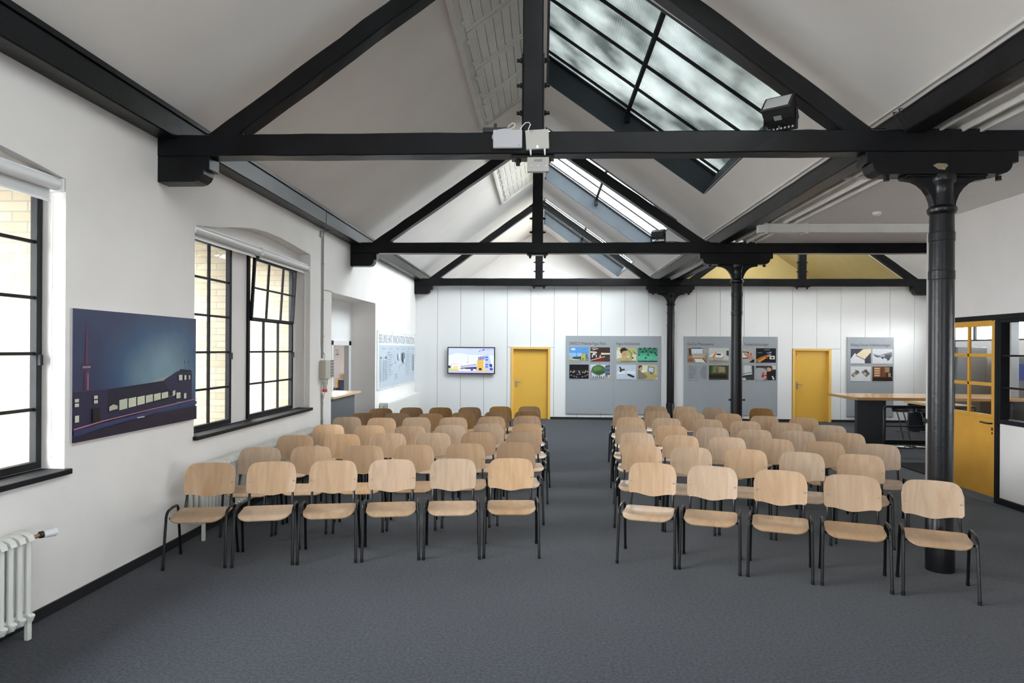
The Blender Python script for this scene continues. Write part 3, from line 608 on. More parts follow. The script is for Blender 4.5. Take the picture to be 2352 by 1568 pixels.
lab(MB().tube([(-.142, y-.02, 4.02), (-.135, y-.01, 4.05), (-.12, y, 4.085), (-.135, y+.0, 4.105), (-.165, y-.005, 4.10), (-.195, y-.01, 4.07), (-.215, y-.01, 4.035)], .005, 8).build('cable', PVC, r, smooth=True), 'pale looped cable')
r = thing('junction_box', 'grey box with screws hanging under the nearest tie beam', 'box', (-.047, y+.1, 3.8))
MB().box(-.148, .055, y+.0, y+.06, 3.65, 3.785).build('housing', GREYBOX, r, bevel=.005)
m = MB(); m.box(-.085, -.01, y-.002, y+.002, 3.742, 3.764); lab(m.build('name_plate', INKL, r), 'dark blank plate'); m = MB()
for q, z in ((-.108, 3.70), (-.046, 3.70), (.028, 3.70)): m.tube([(q, y+.002, z), (q, y-.006, z)], .010, 10)
m.build('screw', SILVER, r)
for q in (-.105, .02): MB().tube([(q, y+.03, 3.652), (q, y+.03, 3.605)], .005, 8).build('antenna', GREYBOX, r)
r = thing('bracket', 'flat black bracket with a knob on top of the nearest tie beam', 'bracket', (-.45, y+.06, ZT))
MB().box(-.565, -.335, y+.02, y+.12, ZT+.005, ZT+.05).build('plate', BLACKP, r, bevel=.003); MB().box(-.465, -.437, y+.05, y+.08, ZT+.05, ZT+.098).build('knob', BLACKP, r, bevel=.003)

def floodlight(c, yaw, tilt, s, label):
    r = thing('floodlight', label, 'floodlight', c)
    def T(m):
        R = Matrix.Rotation(yaw, 3, 'Z')@Matrix.Rotation(tilt, 3, 'X'); m.v = [tuple(Vector(c)+Vector((0, 0, .155*s))+R@(Vector(v)*s)) for v in m.v]; return m
    m = MB().prism([(-.115, -.09, -.085), (-.115, -.09, .085), (-.115, .0, .085), (-.115, .10, .05), (-.115, .10, -.05), (-.115, .0, -.085)], (.23, 0, 0)); m.box(-.12, .12, -.105, -.088, -.092, .092)
    for q in range(7): m.box(-.10+q*.031, -.09+q*.031, .09, .125, -.045, .045)
    h = T(m).build('lamp_head', BLACKP, r, bevel=.003); T(MB().box(-.10, .10, -.109, -.104, -.072, .072)).build('lens', PM('lamp_glass', (.5, .53, .52), .1), h)
    T(MB().box(-.03, .03, -.03, .01, -.0875, -.0855)).build('rating_plate', INKL, h)
    m = MB()
    for q in (-1, 1):
        a = Matrix.Rotation(yaw, 3, 'Z')@Vector((q*.128*s, 0, 0)); m.tube([Vector(c)+a+Vector((0, 0, .004)), Vector(c)+a+Vector((0, 0, .175*s))], .013*s, 6)
    a = Matrix.Rotation(yaw, 3, 'Z')@Vector((.128*s, 0, 0)); m.tube([Vector(c)-a+Vector((0, 0, .012)), Vector(c)+a+Vector((0, 0, .012))], .012*s, 6); m.build('yoke', BLACKT, r)
    lab(MB().tube([Vector(c)+Vector((.02, .05, .08*s)), Vector(c)+Vector((-.01, .02, .05*s)), Vector(c)+Vector((.0, .0, .02)), Vector(c)+Vector((.08, .02, .015)), Vector(c)+Vector((.25*s, .03, .03)), Vector(c)+Vector((.42*s, .03, .012))], .006, 6).build('cable', PM('grey_cable', (.2, .19, .18), .5), r, smooth=True), 'grey cable')
    return r
floodlight((2.19, y+.08, ZT+.004), math.radians(-38), math.radians(-42), 1.12, 'black floodlight tipped up on the nearest tie beam, right of the king post')
floodlight((2.17, YT[1]+.08, ZT+.004), math.radians(160), math.radians(-8), 1.0, 'small black floodlight on the tie beam of the middle truss')
m = MB().lathe([(.06, 4.0), (.062, 3.985), (.055, 3.96), (.03, 3.945), (.028, 3.94)], (4.79, 10.02), 24); tag(m.build('smoke_detector', PVC, smooth=True), 'round white smoke detector under the flat ceiling', 'smoke detector')

# ================================================================ LEFT WALL THINGS
def blind(y0, y1, z, hem, label):
    r = thing('roller_blind', label, 'roller blind', (-3.72, (y0+y1)/2, z), 'roller blinds'); x = -3.715
    MB().tube([(x, y0+.03, z), (x, y1-.03, z)], .046, 20).build('cassette', PVC, r, smooth=True)
    m = MB().box(x-.055, x+.02, y0, y1, z+.042, z+.056); m.box(x-.05, x+.05, y0, y0+.025, z-.05, z+.05); m.box(x-.05, x+.05, y1-.025, y1, z-.05, z+.05); m.build('mounting_rail', PVC, r, bevel=.003)
    f = MB().box(x-.028, x-.022, y0+.06, y1-.07, z-hem, z-.03).build('blind_cloth', BLIND, r); MB().box(x-.035, x-.012, y0+.06, y1-.07, z-hem-.014, z-hem).build('hem_bar', PVC, f)
blind(1.52, 5.08, 3.235, .12, 'white roller blind rolled up over the near window at the left edge')
blind(7.05, 8.80, 3.262, .075, 'white roller blind over the left half of the second window')
blind(8.82, 10.62, 3.262, .075, 'white roller blind over the tilted window sash, farthest along the wall')
for q, z0, z1 in ((10.585, 1.12, 3.2), (5.045, 1.15, 3.15)):
    tag(MB().tube([(-3.735, q, z1), (-3.735, q, z0+.02), (-3.74, q, z0)], .016 if q > 6 else .004, 10).build('blind_chain' if q < 6 else 'cord_cover', PVC, smooth=True), 'white cord of the near roller blind, hanging in the window corner' if q < 6 else 'white vertical tube in the right corner of the second window recess', 'blind cord')

def radiator(y0, y1, z0, z1, label, n, feet):
    r = thing('radiator', label, 'radiator', (-3.55, y0, 0)); p = (y1-y0)/n
    for k in range(n):
        yc = y0+(k+.5)*p; m = MB()
        for x in (-3.615, -3.555, -3.495):
            m.tube([(x, yc, z0+.03), (x, yc, z1-.03)], .021, 10)
        m.tube([(-3.61, yc, z1-.045), (-3.60, yc, z1-.02), (-3.57, yc, z1-.008), (-3.51, yc, z1-.008), (-3.485, yc, z1-.02), (-3.473, yc, z1-.05)], .026, 10)
        m.tube([(-3.61, yc, z0+.05), (-3.60, yc, z0+.02), (-3.57, yc, z0+.008), (-3.51, yc, z0+.008), (-3.485, yc, z0+.02), (-3.473, yc, z0+.05)], .026, 10)
        m.build('column_element', RADW, r, smooth=True)
    MB().tube([(-3.525, y0, z1-.05), (-3.525, y1+.02, z1-.05)], .02, 10).tube([(-3.525, y0, z0+.05), (-3.525, y1, z0+.05)], .02, 10).build('manifold', RADW, r, smooth=True)
    for q in feet: MB().box(-3.505, -3.475, q-.018, q+.018, 0, z0+.06).build('foot', RADW, r, bevel=.004)
    return r
r = radiator(2.4, 4.55, .12, .72, 'white column radiator under the near window at the left edge', 27, (2.6, 4.505))
v = MB().tube([(-3.5, 4.55, .685), (-3.49, 4.58, .685), (-3.48, 4.60, .69)], .014, 10)
lab(v.build('valve', PM('brass', (.35, .24, .12), .4, metal=.8), r, smooth=True), 'brass valve')
v = MB().tube([(-3.482, 4.595, .69), (-3.468, 4.622, .69)], .024, 14); v.build('valve_collar', BLACKP, r, smooth=True)
v = MB().tube([(-3.470, 4.615, .69), (-3.437, 4.682, .69), (-3.430, 4.695, .69)], [.026, .030, .022], 16); v.build('thermostat', PVC, r, smooth=True)
r = radiator(6.86, 10.42, .19, .765, 'long white column radiator under the second window, behind the chairs', 45, (6.92, 8.5, 10.3))
r = thing('radiator', 'flat white panel radiator under the information board at the end of the left wall', 'radiator', (-3.6, 15.2, .1))
m = MB().box(-3.645, -3.46, 15.25, 19.2, .12, .775)
m.build('panel', RADW, r, bevel=.006); m = MB(); [m.box(-3.462, -3.455, 15.3+q*.075, 15.34+q*.075, .16, .73) for q in range(51)]; m.build('ribbing', RADW, r)
MB().tube([(-3.55, 15.25, .70), (-3.55, 15.18, .70), (-3.53, 15.12, .70)], .018, 10).tube([(-3.55, 15.17, .70), (-3.55, 15.17, .10)], .009, 8).build('valve', SILVER, r, smooth=True)

m = thing('cable_conduit', 'grey conduit running down the left wall beside the second window', 'conduit', (XL, 11.2, .5))
MB().tube([(-3.645, 11.2, 1.83), (-3.645, 11.2, 3.95)], .016, 10).build('pipe', GREYBOX, m, smooth=True); MB().tube([(-3.645, 11.2, .35), (-3.645, 11.2, 1.25)], .016, 10).build('pipe', GREYBOX, m, smooth=True); MB().tube([(-3.65, 11.165, 2.0), (-3.65, 11.165, 3.93)], .007, 8).build('thin_cable', GREYBOX, m, smooth=True)
MB().box(-3.66, -3.63, 11.07, 11.13, 3.83, 3.93).tube([(-3.645, 11.2, 3.93), (-3.6, 11.35, 3.965), (-3.5, 11.6, 3.99)], .006, 6).build('cable', GREYBOX, m)
c = MB(); [c.box(-3.661, -3.625, 11.175, 11.225, z-.008, z+.008) for z in (.8, 1.2, 2.2, 2.8, 3.4)]; c.build('clip', GREYBOX, m)
tag(MB().tube([(-3.655, 11.215, 2.975), (-3.655, 11.5, 2.985), (-3.655, 11.72, 2.98)], .006, 6).build('cable', GREYBOX, smooth=True), 'thin grey cable running from the conduit to the top of the doorway', 'cable')
m = thing('fuse_box', 'beige electrical box with cables, on the wall left of the doorway', 'electrical box', (XL, 11.3, 1.5))
MB().box(XL, -3.56, 11.1, 11.38, 1.49, 1.80).build('housing', PM('beige_plastic', (.50, .47, .40), .5), m, bevel=.008)
f = MB().box(XL, -3.58, 11.40, 11.60, 1.50, 1.80); f.build('terminal_block', GREYBOX, m, bevel=.004); f = MB(); [f.box(-3.585, -3.57, 11.42, 11.58, 1.52+.05*q, 1.55+.05*q) for q in range(6)]; f.build('terminal_row', INKL, m)
MB().tube([(-3.62, 11.2, 1.80), (-3.60, 11.18, 1.88), (-3.63, 11.2, 1.93)], .006, 6).tube([(-3.6, 11.3, 1.49), (-3.59, 11.28, 1.40), (-3.62, 11.22, 1.34)], .008, 6).build('cable', GREYBOX, m, smooth=True)
m = thing('plug_connector', 'cable connector with a red ring, hanging under the electrical box', 'connector', (-3.63, 11.22, 1.3))
MB().tube([(-3.61, 11.22, 1.44), (-3.61, 11.22, 1.32)], .035, 14).build('socket', PM('beige_plastic', (.5, .47, .4)), m, smooth=True); MB().tube([(-3.61, 11.22, 1.32), (-3.61, 11.22, 1.27)], .04, 14).build('ring', RED, m, smooth=True)
MB().tube([(-3.61, 11.22, 1.27), (-3.62, 11.2, 1.2), (-3.63, 11.19, 1.12), (-3.635, 11.23, 1.08)], .009, 8).build('cable', PVC, m, smooth=True)

m = thing('reception_counter', 'slate grey reception counter with a pale wooden top in the doorway', 'counter', (-3.9, 12.6, 0))
MB().box(-4.05, -3.685, 11.74, 13.30, 0, 1.11).build('front_panel', COUNTERF, m); MB().box(-4.15, -3.62, 11.735, 13.56, 1.11, 1.15).build('worktop', EDGEW, m, bevel=.003)
m = thing('desk', 'wooden desk with a dark blue front in the office behind the doorway', 'desk', (-6.5, 23.2, 0))
MB().box(-6.90, -5.6, 22.8, 23.6, 0, .93).build('body', plain('teal', (.03, .05, .07)), m); MB().box(-6.96, -5.55, 22.75, 23.65, .93, .97).box(-6.96, -6.88, 22.77, 22.8, 0, .93).build('wood_edge', TABLEW, m); MB().box(-7.1, -5.6, 23.65, 23.95, 1.08, 1.13).build('shelf', EDGEW, m); MB().box(-6.6, -6.4, 23.0, 23.3, .97, 1.05).build('tray', INK, m)
m = thing('office_chair', 'dark office chair seen through the doorway', 'chair', (-6.85, 21.7, 0))
MB().beam((-6.98, 21.7, .74), (-7.06, 21.7, 1.12), (0, 1, 0), .42, .07, seg=5, jit=0).build('backrest', PM('dark_red_leather', (.05, .02, .018), .4), m, smooth=True); MB().box(-7.0, -6.55, 21.48, 21.92, .66, .73).build('seat', BLACKP, m, bevel=.02)
MB().tube([(-6.8, 21.7, .66), (-6.8, 21.7, .06)], .03, 10).box(-7.05, -6.55, 21.67, 21.73, 0, .06).box(-6.83, -6.77, 21.45, 21.95, 0, .06).tube([(-7.0, 21.46, .80), (-6.7, 21.46, .84), (-6.62, 21.46, .72)], .02, 8).build('base', BLACKP, m)
m = thing('wall_sign', 'small white sign with a number on the office wall behind the doorway', 'sign', (-7.27, 23.99, 1.86))
MB().box(-7.36, -7.18, 23.985, 23.999, 1.745, 1.98).build('plate', PVC, m); text('numeral', '2', .12, plain('navy', (.03, .04, .12)), (-7.305, 23.984, 1.80), (1, 0, 0), m); MB().box(-7.34, -7.2, 23.982, 23.985, 1.765, 1.785).box(-7.34, -7.23, 23.982, 23.985, 1.925, 1.94).build('bar', INK, m)

# ================================================================ PICTURES (unit square, origin lower left)
def picture(parent, name, o, ux, w, h, polys, emit=0, step=.0004):
    ux = Vector(ux); nn = ux.cross(Vector((0, 0, 1))); o = Vector(o); m = MB()
    for i, (c, pts) in enumerate(polys):
        if len(pts) == 4 and not isinstance(pts[0], tuple): a, b, e, f = pts; pts = [(a, b), (e, b), (e, f), (a, f)]
        if isinstance(c, str): mt = MATS[c]
        else:
            k = '%02x%02x%02x' % c; mt = emis('screen_'+k, sr(*c), emit) if emit else flat(k, sr(*c))
        m.mat(mt); m.add([o+ux*(min(max(x, 0), 1)*w)+Vector((0, 0, min(max(z, 0), 1)*h))+nn*(step*(i+1)) for x, z in pts], [tuple(range(len(pts)))])
    return m.build(name, None, parent)
def blob(x, z, r, rz=None, n=9, j=0): return [(x+r*math.cos(2*math.pi*k/n)*(1+j*math.sin(k*2.7)), z+(rz or r)*math.sin(2*math.pi*k/n)*(1+j*math.cos(k*1.9))) for k in range(n)]
def dusk_sky():                                          # the printed sky of the canvas
    m = bpy.data.materials.new('printed_dusk_sky'); m.use_nodes = True; n = m.node_tree.nodes; L = m.node_tree.links; b = n['Principled BSDF']
    t = n.new('ShaderNodeTexCoord'); mp = n.new('ShaderNodeMapping'); mp.inputs['Location'].default_value = (0, -.32, .05); mp.inputs['Scale'].default_value = (0, .95, 1.5); L.new(t.outputs['Object'], mp.inputs[0])
    g = n.new('ShaderNodeTexGradient'); g.gradient_type = 'SPHERICAL'; L.new(mp.outputs[0], g.inputs[0])
    no = n.new('ShaderNodeTexNoise'); no.inputs['Scale'].default_value = 2.2; L.new(t.outputs['Object'], no.inputs[0])
    a = n.new('ShaderNodeMath'); a.operation = 'MULTIPLY_ADD'; a.inputs[1].default_value = .35; L.new(no.outputs[0], a.inputs[0]); L.new(g.outputs[0], a.inputs[2])
    r = n.new('ShaderNodeValToRGB'); e = r.color_ramp.elements; e[0].position = .15; e[0].color = (*sr(44, 50, 84), 1); e[1].position = 1.0; e[1].color = (*sr(118, 146, 160), 1)
    x = e.new(.55); x.color = (*sr(52, 82, 116), 1); L.new(a.outputs[0], r.inputs[0]); L.new(r.outputs[0], b.inputs['Base Color']); b.inputs['Roughness'].default_value = .3
    MATS['printed_dusk_sky'] = m; return m
dusk_sky()
r = thing('wall_picture', 'large photo print of a factory at dusk with a tall chimney, between the two windows', 'picture', (-3.62, 6.09, 1.775))
y0, y1, z0, z1 = 5.145, 7.035, 1.25, 2.30
MB().box(-3.660, -3.643, y0, y1, z0, z1).build('backing_panel', PM('panel_edge', (.6, .6, .62), .4), r)
NV = (44, 40, 70); ND = (30, 27, 50); LT = (215, 215, 190); P = [('printed_dusk_sky', (0, 0, 1, 1)),
 ((160, 165, 160), [(.55, .40), (.80, .42), (.93, .55), (.88, .50), (.78, .47)]),
 ((96, 60, 92), [(.066, .38), (.105, .38), (.10, .60), (.091, .91), (.083, .91), (.07, .60)]), ((58, 40, 66), [(.066, .38), (.08, .38), (.081, .60), (.086, .91), (.083, .91), (.07, .60)]),
 ((70, 52, 84), [(.048, .53), (.120, .53), (.122, .57), (.115, .585), (.055, .585), (.046, .57)]), ((150, 130, 140), (.062, .552, .113, .568)), ((170, 120, 130), (.092, .385, .098, .51)),
 (NV, [(0, .06), (.225, .12), (.225, .375), (0, .375)]), (ND, [(.225, .12), (.78, .20), (.78, .415), (.225, .375)]), ((40, 38, 66), [(.225, .11), (.80, .185), (.80, .235), (.225, .185)]),
 (NV, [(.68, .415), (.80, .485), (.955, .46), (.955, .19), (.74, .20)]), (ND, [(.80, .475), (.84, .505), (.945, .49), (.955, .465)])]
for k in range(7): a = .31+k*.069; P.append((LT if k % 3 else (200, 205, 185), [(a, .195+.018*k*.55), (a+.060, .202+.018*k*.55), (a+.060, .285-.002*k+.006*k), (a, .278+.004*k)]))
for a, b in ((.225, .305),): P.append(((190, 185, 170), [(a+.01, .20), (b-.01, .21), (b-.01, .235), (a+.04, .25), (a+.01, .235)]))
for a, b, c, d in ((.01, .30, .035, .325), (.01, .265, .035, .29), (.13, .31, .155, .335), (.13, .275, .155, .30), (.01, .15, .035, .20), (.815, .40, .85, .45), (.87, .40, .89, .445), (.915, .40, .93, .44), (.865, .22, .89, .27), (.79, .23, .83, .285)): P.append((LT, (a, b, c, d)))
P += [((30, 16, 22), (.12, .08, .17, .24)), ((34, 26, 48), [(0, 0), (1, 0), (1, .13), (.6, .12), (.2, .07), (0, .03)]), ((54, 60, 98), [(0, .09), (.2, .115), (.6, .155), (1, .18), (1, .15), (.6, .125), (.2, .08), (0, .05)]),
 ((190, 130, 150), [(0, .105), (.2, .135), (.6, .172), (1, .205), (1, .198), (.6, .165), (.2, .127), (0, .095)]), ((200, 205, 215), (.44, .105, .50, .115)), ((30, 50, 50), (.868, .47, .870, .60)), ((30, 50, 50), (.908, .47, .910, .60)), ((25, 38, 44), [(.862, .56), (.870, .60), (.870, .56)]), ((25, 38, 44), [(.90, .56), (.910, .60), (.910, .57)]),
 ((26, 26, 40), (.745, .19, .749, .26)), ((26, 26, 40), blob(.735, .29, .018, .03, 8, .3)), ((225, 230, 215), blob(.755, .29, .006, .01))]
picture(r, 'printed_image', (-3.6425, y0, z0), (0, 1, 0), y1-y0, z1-z0, P)

r = thing('television', 'flat wall television showing a yellow brick factory under a pale sky', 'television', (-2.03, YB-.08, 1.67))
x0, x1, z0, z1 = -2.72, -1.345, 1.285, 2.06
MB().box(x0, x1, YB-.10, YB-.05, z0, z1).build('housing', PM('tv_black', (.016, .017, .022), .3), r, bevel=.006); MB().box(-2.3, -1.75, YB-.05, YB-.002, 1.45, 1.9).build('wall_mount', BLACKP, r)
P = [((214, 226, 255), (0, 0, 1, 1)), ((198, 208, 255), [(.30, 1), (.45, .95), (.62, .97), (.85, .90), (1, .93), (1, 1)]), ((238, 246, 255), [(0, .35), (1, .40), (1, .70), (.55, .72), (.2, .80), (0, .7)]), ((252, 252, 255), (0, .28, 1, .42)),
 ((225, 215, 235), [(.05, .34), (.12, .39), (.3, .345), (.3, .25), (.06, .25)]), ((250, 250, 250), (.08, .18, .28, .34)), ((250, 225, 170), (.11, .12, .22, .27)), ((70, 84, 90), blob(.02, .24, .035, .06)), ((212, 224, 120), [(0, .09), (.22, .08), (.22, .13), (0, .17)]), ((205, 200, 240), (0, 0, 1, .085)),
 ((120, 120, 180), [(.26, .27), (.62, .365), (.62, .345), (.26, .255)]), ((214, 205, 222), [(.26, .255), (.62, .345), (.62, .29), (.26, .21)]), ((70, 80, 140), [(.30, .21), (.62, .25), (.62, .14), (.24, .15)]), ((130, 150, 140), blob(.34, .18, .04, .03)), ((250, 250, 248), (.22, .09, .60, .155)), ((60, 60, 70), (.49, .095, .54, .15)), ((150, 160, 190), (.423, .36, .427, .75)), ((90, 100, 120), (.408, .42, .437, .437)),
 ((238, 196, 104), [(.63, .08), (.79, .06), (.79, .545), (.63, .51)]), ((250, 220, 150), [(.765, .06), (.79, .06), (.79, .545), (.765, .54)]), ((215, 170, 90), (.64, .28, .76, .29)), ((215, 170, 90), (.64, .40, .76, .41)), ((60, 60, 80), (.67, .11, .73, .20)), ((150, 155, 220), [(.65, .51), (.80, .55), (.80, .68), (.65, .64)]), ((225, 205, 170), [(.64, .64), (.88, .76), (.88, .745), (.64, .62)]), ((120, 130, 190), [(.70, .53), (.715, .53), (.715, .65), (.70, .64)]),
 ((196, 212, 255), [(.80, .07), (.97, .09), (.97, .26), (.88, .73), (.80, .70)])]
for z in (.22, .31, .50, .60): P.append(((90, 118, 220), (.81, z, .87, z+.06)))
P += [((60, 80, 150), blob(.93, .30, .035, .09, 7, .4)), ((70, 90, 150), blob(.94, .16, .04, .05, 8, .3)), ((250, 205, 120), [(.79, .06), (.92, .07), (.88, .11), (.79, .11)]), ((60, 60, 130), [(.665, .85), (.71, .93), (.70, .88), (.672, .84)]), ((70, 90, 200), [(.73, .89), (.79, .98), (.79, .92), (.735, .88)]), ((180, 190, 220), (.712, .76, .714, .92)), ((180, 190, 220), (.792, .76, .794, .95))]
picture(r, 'screen', (x0+.03, YB-.1005, z0+.03), (1, 0, 0), x1-x0-.06, z1-z0-.06, P, emit=1.0)

